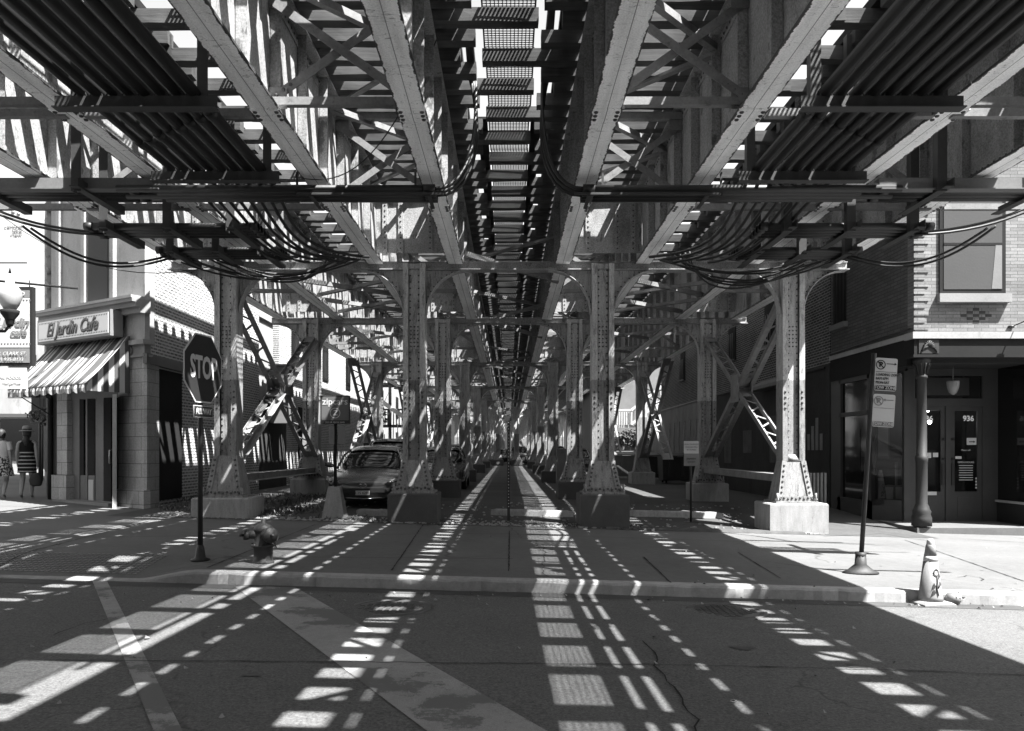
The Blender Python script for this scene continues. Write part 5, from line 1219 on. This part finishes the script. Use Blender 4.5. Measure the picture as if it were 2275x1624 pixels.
# leaning no-parking post
b = G(1912, 1274); tp_ = at(1942, 785, b.y); np_ = empty('parking_sign_post', 'leaning dark post with two no parking plates in front of the shop', 'sign post', b)
tv = Vector((tp_.x - b.x, 0, tp_.z - b.z))
mb = MB(); mb.tube([(0, 0, .1), tv], .030, 10); obj('post', mb, 'iron_pole', np_)
mb = MB(); mb.lathe([(.07, .28), (.065, .2)], n=12)
rings = []
for r, z, st_ in ((.065, .25, 1), (.07, .12, 1.1), (.11, .05, 1.5), (.14, .02, 1.7), (.14, 0, 1.7)): rings.append([(r * st_ * math.cos(2 * math.pi * k / 16), r * math.sin(2 * math.pi * k / 16), z) for k in range(16)])
mb.loft(rings); obj('base', mb, 'iron_column', np_)
axis = tv.normalized(); xr = Vector((1, 0, -axis.x / axis.z)).normalized()
def plate(vc, arrow, faded, lines):
    f = ((1000 - vc) / 1750 * b.y + 1.5 - b.z) / tv.z; c = tv * f + xr * .155 + Vector((0, -.035, 0))
    U = axis.copy(); X = Vector((xr.x, 0, xr.z)); X = (X + Vector((0, -.35, 0)) * 0).normalized()
    def q(x, z, o): return c + X * x + U * z + Vector((0, o, 0))
    mb = MB(); hw, hh = .145, .215
    def rr(hw, hh, r, o0, o1, mb):
        pts = []
        for cx_, cz, a0 in ((hw - r, hh - r, 0), (-hw + r, hh - r, 90), (-hw + r, -hh + r, 180), (hw - r, -hh + r, 270)):
            for k in range(4): a = R(a0 + 30 * k); pts.append((cx_ + r * math.cos(a), cz + r * math.sin(a)))
        n = len(pts); mb.add([q(x, z, o0) for x, z in pts] + [q(x, z, o1) for x, z in pts], [tuple(range(n)), tuple(range(2 * n - 1, n - 1, -1))] + [(i, (i + 1) % n, n + (i + 1) % n, n + i) for i in range(n)])
    rr(hw, hh, .025, 0, .004, mb); pl = obj('plate', mb, 'plate_white', np_)
    lm = 'black_paint' if not faded else 'plate_grey'
    mb = MB(); lw = .004
    n = 24; cc = (-.075, .125)
    for k in range(n):
        a0, a1 = 2 * math.pi * k / n, 2 * math.pi * (k + 1) / n
        P_ = [q(cc[0] + r * math.cos(a), cc[1] + r * math.sin(a), -.003) for a, r in ((a0, .052), (a1, .052), (a1, .064), (a0, .064))]; mb.add(P_, [(0, 1, 2, 3)])
    mb.add([q(cc[0] - .045, cc[1] + .035, -.004), q(cc[0] - .035, cc[1] + .045, -.004), q(cc[0] + .045, cc[1] - .035, -.004), q(cc[0] + .035, cc[1] - .045, -.004)], [(0, 1, 2, 3)])
    mb.add([q(-hw + .01, .035, -.003), q(hw - .01, .035, -.003), q(hw - .01, .030, -.003), q(-hw + .01, .030, -.003)], [(0, 1, 2, 3)])
    ax = .01; s = arrow
    mb.add([q(.0, .136, -.003), q(.12, .136, -.003), q(.12, .146, -.003), q(.0, .146, -.003)], [(0, 1, 2, 3)]); tip = .135 if s > 0 else -.015; bse = .105 if s > 0 else .015
    mb.add([q(tip, .141, -.004), q(bse, .16, -.004), q(bse, .122, -.004)], [(0, 1, 2)])
    obj('symbol', mb, lm, pl)
    mb = MB(); rr(hw - .008, .03, .01, -.002, 0, mb)
    off = U * (-hh + .04)
    mb.v = [p + off for p in mb.v]; obj('band', mb, 'black_paint' if not faded else 'plate_grey', pl)
    text(pl, 'P', q(cc[0], cc[1], -.006), .09, lm, xdir=X, updir=U, bold=.004)
    text(pl, 'TOW ZONE', q(0, -hh + .04, -.006), .058, 'plate_white', xdir=X, updir=U, bold=.001, sx=.9)
    for i, l in enumerate(lines): text(pl, l, q(-hw + .015, -.005 - i * .052, -.005), .05, lm, xdir=X, updir=U, align='LEFT', sx=.82)
plate(831, 1, False, ['LOADING ZONE', '8AM-6PM', 'MON-SAT']); plate(911, -1, True, [])
# car share sign in concrete block
b = G(744, 1149); cs_ = empty('car_share_sign', 'square car share sign on a post set in a tapered concrete block', 'sign', b)
D = b.y
def L(u, v, dy=0): p = at(u, v, D); return (p.x - b.x, dy, p.z - b.z)
def lrect(mb, u0, v0, u1, v1, y0, y1): a = L(u0, v0); c = L(u1, v1); mb.box(a[0], c[0], y0, y1, c[2], a[2])
mb = MB(); mb.frustum((-.24, .24, -.2, .2), (-.12, .12, -.11, .11), -.05, L(744, 1081)[2]); obj('concrete_block', mb, 'pedestal_pale', cs_)
mb = MB(); mb.tube([L(745, 1085), L(745, 885)], .035, 8); obj('post', mb, 'black_paint', cs_)
mb = MB(); lrect(mb, 713, 879, 779, 942, -.06, -.04); pl = obj('plate', mb, 'steel_dark', cs_)
mb = MB(); lrect(mb, 716, 882, 776, 934, -.066, -.06); obj('face', mb, 'sign_green', pl)
x_, _, z_ = L(746, 893); text(pl, 'zipcars', (x_, -.07, z_), .19, 'sign_legend', bold=.002)
x_, _, z_ = L(746, 901); text(pl, 'live here', (x_, -.07, z_), .06, 'plate_grey')
x_, _, z_ = L(746, 918); text(pl, 'Z', (x_, -.07, z_), .15, 'plate_white', shear=.2, bold=.004)
mb = MB()
for k in range(24): a0, a1 = 2 * math.pi * k / 24, 2 * math.pi * (k + 1) / 24; mb.add([(x_ + r * math.cos(a), -.069, z_ + r * math.sin(a)) for a, r in ((a0, .095), (a1, .095), (a1, .108), (a0, .108))], [(0, 1, 2, 3)])
obj('ring', mb, 'sign_legend', pl)
x_, _, z_ = L(746, 938); text(pl, 'join at zipcar.com', (x_, -.066, z_), .055, 'sign_legend')
for u0, u1 in ((732, 744), (752, 768)): mb = MB(); lrect(mb, u0, 946, u1, 987, -.05, -.04); obj('small_plate', mb, 'plate_grey', cs_)
# small posts
b = G(1130, 1158); t = empty('perforated_post', 'thin dark perforated post standing alone in the centre', 'post', b)
mb = MB(); mb.box(-.03, .03, -.03, .03, -.02, 2.18); mb.box(-.06, .06, -.06, .06, -.02, .015)
for k in range(28): mb.box(-.008, .008, -.0315, -.03, .3 + k * .065, .316 + k * .065); mb.m[-6:] = [1] * 6
obj('post', mb, ['iron_pole', 'sign_legend'], t); mb = MB(); mb.box(-.09, .06, -.035, .035, 2.1, 2.2); obj('cap_bracket', mb, 'iron_pole', t)
b = G(1535, 1160); t = empty('small_plate_sign', 'small pale two tone plate on a thin post in the parking area', 'sign', b)
mb = MB(); mb.tube([(0, 0, -.02), (0, 0, 1.75)], .025, 8); mb.box(-.15, .15, -.12, .12, -.01, .01); obj('post', mb, 'iron_pole', t)
s_ = b.y / 1750; zt = 1.5 + 20 * s_ - b.z; zb_ = 1.5 - 35 * s_ - b.z
mb = MB(); mb.box(-.16, .16, -.04, -.03, (zt + zb_) / 2, zt); mb.cur = 1; mb.box(-.16, .16, -.04, -.03, zb_, (zt + zb_) / 2); pl = obj('plate', mb, ['plate_white', 'plate_grey'], t)
text(pl, 'UNAUTHORIZED', (0, -.045, zt - .07), .04, 'stripe_dark'); text(pl, 'VEHICLES WILL', (0, -.045, zt - .13), .04, 'stripe_dark'); text(pl, 'BE TOWED', (0, -.045, zt - .19), .04, 'stripe_dark'); text(pl, 'payment', (0, -.045, zb_ + .16), .06, 'steel_dark'); text(pl, 'system', (0, -.045, zb_ + .09), .06, 'steel_dark')
# wheel stops
for (u0, u1, v, lab) in ((1090, 1272, 1146, 'concrete wheel stop across the centre bay between the inner columns'), (1400, 1602, 1149, 'concrete wheel stop to the right of centre behind the small plate sign'), (790, 900, 1146, 'concrete wheel stop in front of the parked hatchback')):
    a = G(u0, v); c = G(u1, v); mb = MB(); y = (a.y + c.y) / 2
    L_ = (c.x - a.x) / 2; t = Vector(((a.x + c.x) / 2, y, (a.z + c.z) / 2))
    n = 14; rings = []
    for i in range(n + 1):
        x = -L_ + 2 * L_ * i / n; e = .03 if i in (0, n) else 0; hgt = .14 - e + rnd.uniform(-.004, .004); dz = -.027 * x
        rings.append([(x, -.10 + e, dz - .03), (x, -.065 + e, hgt * .75 + dz), (x, -.045, hgt + dz), (x, .045, hgt + dz), (x, .065 - e, hgt * .75 + dz), (x, .10 - e, dz - .03)])
    mb.loft(rings); mb.sm = [False] * len(mb.sm); o = obj('wheel_stop', mb, 'pedestal_pale'); o.location = t; tag(o, lab, 'wheel stop', 'concrete wheel stops')
# weeds and gravel
mb = MB()
def weeds(mb, x, y, r, n, h):
    for _ in range(n):
        a = rnd.uniform(0, 6.28); d = r * math.sqrt(rnd.random()); px, py = x + d * math.cos(a), y + d * math.sin(a); z = gz(px, py); hh = h * rnd.uniform(.15, .9)
        l = Vector((rnd.uniform(-1.3, 1.3), rnd.uniform(-1.3, 1.3), 1)).normalized() * hh; s = Vector((rnd.uniform(-1, 1), rnd.uniform(-1, 1), 0)).normalized() * rnd.uniform(.006, .018)
        mb.add([(px, py, z), Vector((px, py, z)) + l * .6 + s, Vector((px, py, z)) + l, Vector((px, py, z)) + l * .6 - s], [(0, 1, 2, 3)])
for x, y, r, n, h in ((-6.9, 17.4, .8, 350, .2), (-5.0, 16.8, .6, 350, .2), (-4.4, 17.6, .7, 300, .18), (-7.4, 20, 1.2, 500, .3), (-5.7, 19.5, 1.2, 400, .2), (-2.6, 15.7, .35, 160, .12), (-1.5, 15.65, .5, 160, .1), (2.3, 15.6, .35, 140, .12), (1.3, 15.8, .3, 80, .1), (-5.7, 22, 1, 300, .2), (-3.4, 16.2, .6, 120, .1)): weeds(mb, x, y, r, n, h)
tag(obj('weeds', mb, 'leaf'), 'scrubby weeds growing round the left column blocks', 'weeds', kind='stuff')
mb = MB()
for _ in range(1500):
    x = rnd.uniform(-7.2, 6.2); y = 15.5 + abs(rnd.gauss(0, .35)) + (rnd.random() < .25) * rnd.uniform(0, 5); s = rnd.uniform(.008, .03); z = gz(x, y)
    mb.box(x - s, x + s, y - s, y + s * .8, z - .005, z + s)
tag(obj('gravel', mb, 'pedestal_pale'), 'loose gravel scattered along the edge of the lot', 'gravel', kind='stuff')
mb = MB(); rings = []
for i in range(40):
    x = 1.9 + 3.9 * i / 39; y = 15.42 + .03 * math.sin(i * 1.7) + rnd.uniform(-.02, .02); z = gz(x, y); rings.append([(x, y - .02, z - .03), (x, y + .02, z + .035), (x, y + .3, z + .05), (x, y + .8, gz(x, y + .8) - .01)])
mb.loft(rings, closed=False); tag(obj('asphalt_edge', mb, 'lot_asphalt'), kind='structure')

# ------------------------------------------------------------ vehicles
def car(loc, rz, paint, lab, plate_txt=None, suv=False, detail=True):
    t = empty('parked_car', lab, 'car', loc, rz, 'cars parked under the viaduct')
    hr = 1.72 if suv else 1.46; nose = .25 if suv else 0
    mb = MB(); rings = []
    # y, halfwidth, bottom, shoulder z, top z
    S = [(0.00, .62, .32, .50, .60 + nose), (.08, .76, .24, .58, .68 + nose), (.30, .86, .20, .66, .77 + nose), (.75, .90, .18, .74, .85 + nose), (1.25, .91, .18, .80, .93 + nose * .8), (1.6, .91, .18, .84, .96 + nose * .6), (2.6, .91, .18, .88, .98 + nose * .5), (3.6, .90, .18, .92, 1.00 + nose * .5), (4.3, .87, .22, .92, 1.03 + nose * .5), (4.62, .80, .30, .82, .98 + nose * .5), (4.70, .70, .36, .7, .8)]
    for y, w_, zb_, zs, zt in S:
        half = [(0, zb_), (w_ * .8, zb_), (w_ * .97, zb_ + .10), (w_, (zb_ + zs) / 2), (w_ * .985, zs), (w_ * .93, zs + (zt - zs) * .55), (w_ * .75, zt - .02), (w_ * .4, zt), (0, zt + .01)]
        ring = [(x, y, z) for x, z in half] + [(-x, y, z) for x, z in half[-2:0:-1]]; rings.append(ring)
    mb.loft(rings); bo = obj('body', mb, paint, t); md = bo.modifiers.new('s', 'SUBSURF'); md.levels = md.render_levels = 1
    mb = MB(); rings = []
    for y, w_, z in ((1.25, .74, .90 + nose * .7), (1.9, .66, hr - .14), (2.3, .60, hr - .03), (3.1, .60, hr), (3.8, .60, hr - .06), (4.35, .66, 1.0 + nose * .6)):
        wb = .80; zb_ = .88 + nose * .5
        half = [(0, zb_), (wb, zb_), (w_ + (wb - w_) * .45, (z + zb_) / 2), (w_, z - .03), (w_ * .8, z + .0), (0, z + .02)]
        rings.append([(x, y, q) for x, q in half] + [(-x, y, q) for x, q in half[-2:0:-1]])
    mb.loft(rings); gh = obj('windows', mb, 'dark_glass', t); md = gh.modifiers.new('s', 'SUBSURF'); md.levels = md.render_levels = 1
    mb = MB(); rings = []
    for y, w_, z in ((2.02, .60, hr - .125), (2.3, .61, hr - .05), (3.1, .61, hr - .01), (3.8, .60, hr - .06)): rings.append([(-w_, y, z - .01), (-w_ * .8, y, z + .035), (0, y, z + .05), (w_ * .8, y, z + .035), (w_, y, z - .01)])
    mb.loft(rings, closed=False)
    for s in (-1, 1): mb.tube([(s * .80, 1.3, .93 + nose * .7), (s * .70, 1.75, (hr + .92) / 2 + .05), (s * .61, 2.1, hr - .09), (s * .61, 3.7, hr - .06), (s * .72, 4.4, 1.05 + nose * .5)], .03, 6)
    obj('roof', mb, paint, t)
    for s in (-1, 1):
        for y in (.95, 3.75):
            w0 = empty('wheel', None, None); w0.parent = t; w0.location = (s * .78, y, .32)
            mb = MB(); mb.tube([(-.11, 0, 0), (-.09, 0, 0), (.09, 0, 0), (.11, 0, 0)], [.28, .325, .325, .28], 20); obj('tyre', mb, 'rubber', w0)
            mb = MB(); mb.tube([(-.115 if s < 0 else .10, 0, 0), (-.10 if s < 0 else .115, 0, 0)], .2, 16); obj('rim', mb, 'chrome' if detail else 'plate_grey', w0)
    if detail:
        for s in (-1, 1):
            mb = MB(); pts = []
            P4 = [(s * .47, .045, .575), (s * .60, .02, .665), (s * .86, .42, .755), (s * .885, .40, .66), (s * .72, .10, .57)]
            vs = [Vector(p) + Vector((s * .02, -.065, .02)) for p in P4]; vs2 = [p + Vector((0, .06, -.02)) for p in vs]
            mb.add(vs + vs2, [(0, 1, 2, 3, 4), (9, 8, 7, 6, 5)] + [(i, (i + 1) % 5, 5 + (i + 1) % 5, 5 + i) for i in range(5)]); hl = obj('headlight', mb, 'pale_glass', t)
            mb = MB()
            for (x, y, z, r) in ((.62, -.075, .635, .04), (.74, .01, .675, .045)): mb.tube([(s * x, y, z), (s * x, y - .02, z)], [r, r * .7], 12)
            obj('lens', mb, 'chrome', hl)
            mb = MB(); rr_ = [[(s * .88, 1.40, .95), (s * .88, 1.46, .95), (s * .88, 1.46, .99), (s * .88, 1.40, .99)], [(s * 1.0, 1.36, .94), (s * 1.0, 1.48, .94), (s * 1.0, 1.48, 1.08), (s * 1.0, 1.36, 1.08)], [(s * 1.12, 1.38, .98), (s * 1.12, 1.46, .98), (s * 1.12, 1.46, 1.06), (s * 1.12, 1.38, 1.06)]]
            mb.loft(rr_); obj('wing_mirror', mb, paint, t)
        mb = MB(); vs = []
        for i in range(13): a = -1 + 2 * i / 12; vs += [(.66 * a, -.075 + .12 * a * a, .50 - .02 * a * a), (.64 * a, -.085 + .12 * a * a, .40), (.56 * a, -.06 + .14 * a * a, .26 + .08 * a * a)]
        mb.add(vs, [(i * 3 + j, i * 3 + j + 1, (i + 1) * 3 + j + 1, (i + 1) * 3 + j) for i in range(12) for j in range(2)]); obj('grille', mb, 'interior', t)
        for s in (-1, 1): mb = MB(); mb.tube([(s * .66, .02, .38), (s * .67, -.01, .38)], .05, 12); obj('fog_lamp', mb, 'pale_glass', t)
        mb = MB(); mb.box(-.16, .16, -.105, -.09, .345, .445); pl = obj('licence_plate', mb, 'plate_white', t)
        text(pl, plate_txt or 'L25 6281', (0, -.11, .39), .085, 'stripe_dark', bold=.001)
        mb = MB(); n = 20
        for k in range(n): a0, a1 = 2 * math.pi * k / n, 2 * math.pi * (k + 1) / n; mb.beam((.075 * math.cos(a0), -.035, .57 + .055 * math.sin(a0)), (.075 * math.cos(a1), -.035, .57 + .055 * math.sin(a1)), .012, .012, (0, 1, 0))
        for s in (-1, 1): mb.tube([(s * .065, -.04, .59), (s * .03, -.04, .575), (0, -.04, .545)], .009, 5)
        obj('emblem', mb, 'chrome', t)
        mb = MB(); mb.tube([(-.5, .0, .285), (0, -.07, .26), (.5, .0, .285)], .01, 5); obj('bumper_trim', mb, 'chrome', t)
        mb = MB(); mb.beam((-.3, 1.12, .955), (.35, 1.35, 1.0), .015, .012); obj('wiper', mb, 'black_paint', t)
    return t
cg = G(806, 1134)
car((cg.x - .02, cg.y + .15, lot_z(-3.4, 19) - .02), R(3), 'car_body', 'grey hatchback parked facing the camera behind the concrete wheel stop', 'L25 6281')
car((-4.1, 25.2, .16), R(1), 'car_dark', 'dark tall wagon parked directly behind the grey hatchback', suv=True, detail=False)
for x, y, p, lab, s in ((-3.9, 31.5, 'car_body', 'grey car parked third in the line on the left', False), (-2.35, 26.4, 'car_body', 'grey car parked between the inner left columns of the second and third rows', False), (-3.7, 38, 'car_dark', 'dark car fourth in the line on the left', False), (4.0, 52, 'car_body', 'grey car far back on the right', False), (-3.6, 50, 'car_dark', 'dark tall car far back on the left', True), (.9, 72, 'car_body', 'pale car in the distance at the end of the centre lane', True), (-3.8, 60, 'car_body', 'grey car seventh in the line on the left', False), (3.9, 44, 'car_dark', 'dark low car on the right beyond the third column row', False), (-.9, 76, 'car_dark', 'dark car in the distance left of the centre lane', False), (4.2, 66, 'car_dark', 'dark car in the distance on the right', True)):
    car((x, y, .14), R(rnd.uniform(-3, 3)), p, lab, suv=s, detail=False)

# ------------------------------------------------------------ people (skin modifier bodies)
def skinned(name, joints, edges, mat, parent, root=0, sub=2):
    me = bpy.data.meshes.new(name); me.from_pydata([j[0] for j in joints], edges, [])
    o = bpy.data.objects.new(name, me); COL.objects.link(o); o.parent = parent; me.materials.append(MATS[mat])
    sk = o.modifiers.new('skin', 'SKIN'); sk.use_smooth_shade = True
    for i, j in enumerate(joints):
        r = j[1]; me.skin_vertices[0].data[i].radius = (r, r) if not isinstance(r, tuple) else r
        me.skin_vertices[0].data[i].use_root = (i == root)
    ss = o.modifiers.new('sub', 'SUBSURF'); ss.levels = ss.render_levels = sub
    return o
def person(loc, rz, lab, H, pose):
    t = empty('person', lab, 'person', loc, rz); k = H / 1.68
    J = []; E = []
    def j(p, r, par=None):
        J.append(((p[0] * k, p[1] * k, p[2] * k), (r * k) if not isinstance(r, tuple) else (r[0] * k, r[1] * k)))
        if par is not None: E.append((par, len(J) - 1))
        return len(J) - 1
    pel = j((0, 0, .92), (.155, .11)); wst = j((0, 0, 1.06), (.125, .09), pel); ch = j((0, .01, 1.27), (.155, .10), wst); nk = j((0, .01, 1.41), .052, ch); hd0 = j((0, -.01, 1.48), .055, nk); hd = j((0, -.015, 1.56), (.078, .092), hd0); j((0, -.01, 1.645), .06, hd)
    for s, hip, kn, an, toe in ((-1,) + pose['L'], (1,) + pose['R']):
        a = j(hip, .092, pel); b_ = j(kn, .06, a); m_ = j(((kn[0] + an[0]) / 2, (kn[1] + an[1]) / 2 + .015, (kn[2] + an[2]) / 2 + .05), .058, b_); c_ = j(an, .036, m_); j(toe, .030, c_)
    hands = []
    for s, sh, el, wr in ((-1,) + pose['AL'], (1,) + pose['AR']):
        a = j(sh, .052, ch); b_ = j(el, .038, a); c_ = j(wr, .026, b_); wv = Vector(wr); d = (wv - Vector(el)).normalized()
        pm = wv + d * .055; p_ = j(tuple(pm), .028, c_)
        sd = d.cross(Vector((0, 0, 1)) if abs(d.z) < .9 else Vector((0, 1, 0))).normalized(); sd = Vector((0, 1, 0)) - d * d.y; sd.normalize()
        for q, ln in ((-.024, .055), (-.008, .066), (.008, .062), (.024, .05)):
            f1 = j(tuple(pm + sd * q + d * .035), .009, p_); f2 = j(tuple(pm + sd * q + d * (.035 + ln * .5) + Vector((-s * .006, 0, 0))), .008, f1); j(tuple(pm + sd * q + d * (.03 + ln) + Vector((-s * .016, 0, 0))), .007, f2)
        th = j(tuple(wv + d * .02 + sd * -.028), .010, p_); j(tuple(wv + d * .05 + sd * -.045), .008, th)
    skinned('body', J, E, 'skin', t)
    return t, k
def ringz(cx_, cy, z, rx, ry, n=28, fl=0, ph=0): return [(cx_ + (rx + fl * math.cos(7 * a + ph)) * math.cos(a), cy + (ry + fl * math.cos(7 * a + ph)) * math.sin(a), z) for a in [2 * math.pi * i / n for i in range(n)]]
def stripes():
    m, nt, b, P = begin('striped_cloth', .9, 0, .1); sp = N(nt, 'ShaderNodeSeparateXYZ'); nt.links.new(P, sp.inputs[0])
    w_ = math_node(nt, 'FRACT', math_node(nt, 'MULTIPLY', sp.outputs[2], 11.)); f = smooth(nt, w_, .68, .74); top_ = smooth(nt, sp.outputs[2], 1.48, 1.50)
    f = math_node(nt, 'MULTIPLY', f, math_node(nt, 'SUBTRACT', 1., top_)); finish(nt, b, mixv(nt, f, .02, .5))
    m, nt, b, P = begin('floral_cloth', .9, 0, .1); n_ = noise(nt, P, 24, 2, .5); finish(nt, b, mixv(nt, smooth(nt, n_, .48, .52), .05, .6))
stripes()
walkpose = dict(L=((-.09, 0, .86), (-.10, .06, .48), (-.10, -.14, .10), (-.10, .0, .03)), R=((.09, 0, .86), (.09, .06, .47), (.09, .03, .07), (.09, .17, .03)),
                AL=((-.17, 0, 1.36), (-.21, -.05, 1.08), (-.20, .02, .84)), AR=((.17, 0, 1.36), (.21, -.06, 1.09), (.22, -.02, .84)))
pz = gz(-11.9, 19.2)
pa, k = person((-11.75, 19.2, pz), R(20), 'person in a dark striped dress and brimmed hat walking away, carrying a dark bag', 1.70, walkpose)
mb = MB(); mb.loft([ringz(0, 0, z * k, rx * k, ry * k, fl=f) for z, rx, ry, f in ((.62, .20, .16, .008), (.80, .195, .155, .004), (.92, .185, .14, 0), (1.06, .145, .115, 0), (1.2, .165, .125, 0), (1.33, .165, .12, 0), (1.40, .10, .085, 0))], caps=False); obj('dress', mb, 'striped_cloth', pa)
mb = MB(); mb.lathe([(.085, -.10), (.10, -.02), (.10, .05), (.08, .1), (.03, .13)], (0, -.02 * k, 1.57 * k), 16); mb.tube([(0, -.06, 1.50 * k), (0, -.09, 1.38 * k), (0, -.10, 1.26 * k)], [.07, .075, .03], 10); obj('hair', mb, 'hair', pa)
mb = MB(); mb.lathe([(.17, 0), (.165, .012), (.105, .03), (.10, .10), (.075, .135), (.02, .14)], (0, -.01, 1.62 * k), 20); h_ = obj('hat', mb, 'hat_straw', pa); mb = MB(); mb.lathe([(.107, .032), (.105, .06)], (0, -.01, 1.62 * k), 20); obj('hat_band', mb, 'hair', h_)
mb = MB(); mb.loft([ringz(0, 0, z, rx, .05, 14) for z, rx in ((0, .08), (.04, .13), (.15, .15), (.27, .11), (.33, .05))]); mb.tube([(-.06, 0, .3), (-.05, 0, .43), (.05, 0, .43), (.06, 0, .3)], .008, 6)
o = obj('handbag', mb, 'hair'); o.location = (-11.52, 19.18, pz + .30); o.rotation_euler = (0, 0, R(20)); tag(o, 'soft dark bag held low by the person in the striped dress', 'bag')
pb, k = person((-12.25, 19.0, gz(-12.3, 19.0)), R(15), 'person in a pale top and patterned skirt walking at the left edge', 1.66, dict(walkpose, L=((-.09, 0, .86), (-.10, .05, .47), (-.10, .02, .07), (-.10, .15, .03)), R=((.09, 0, .86), (.09, .08, .48), (.09, -.13, .11), (.09, .0, .03))))
mb = MB(); mb.loft([ringz(0, 0, z * k, rx * k, ry * k, fl=f) for z, rx, ry, f in ((.55, .27, .22, .02), (.75, .24, .2, .015), (.92, .20, .16, .006), (1.06, .15, .12, 0))], caps=False); obj('skirt', mb, 'floral_cloth', pb)
mb = MB(); mb.loft([ringz(0, 0, z * k, rx * k, ry * k) for z, rx, ry in ((1.02, .155, .125), (1.2, .175, .135), (1.33, .17, .125), (1.41, .10, .085))], caps=False)
for s in (-1, 1): mb.tube([(s * .15 * k, 0, 1.37 * k), (s * .20 * k, -.03, 1.18 * k)], [.07, .06], 10, caps=False)
obj('top', mb, 'plate_white', pb); mb = MB(); mb.lathe([(.085, -.10), (.10, -.02), (.10, .05), (.08, .1), (.03, .13)], (0, -.02 * k, 1.57 * k), 16); obj('hair', mb, 'hair', pb)
p_ = fr @ Vector((1.25, .55, gC + .05))
pc, k = person((p_.x, p_.y + .18, gC), R(-60), 'dim person in dark clothes standing inside the open cafe doorway', 1.62, dict(walkpose, L=((-.09, 0, .86), (-.10, .02, .47), (-.10, 0, .07), (-.10, .13, .03)), R=((.09, 0, .86), (.10, .02, .47), (.10, 0, .07), (.10, .13, .03))))
mb = MB(); mb.loft([ringz(0, 0, z * k, rx * k, ry * k) for z, rx, ry in ((.10, .17, .12), (.5, .18, .13), (.92, .19, .14), (1.06, .16, .12), (1.33, .18, .125), (1.42, .09, .08))], caps=False); obj('clothes', mb, 'hair', pc)
mb = MB(); mb.lathe([(.085, -.08), (.10, -.02), (.10, .05), (.08, .1), (.03, .13)], (0, -.02 * k, 1.58 * k), 14); obj('hair', mb, 'hair', pc)
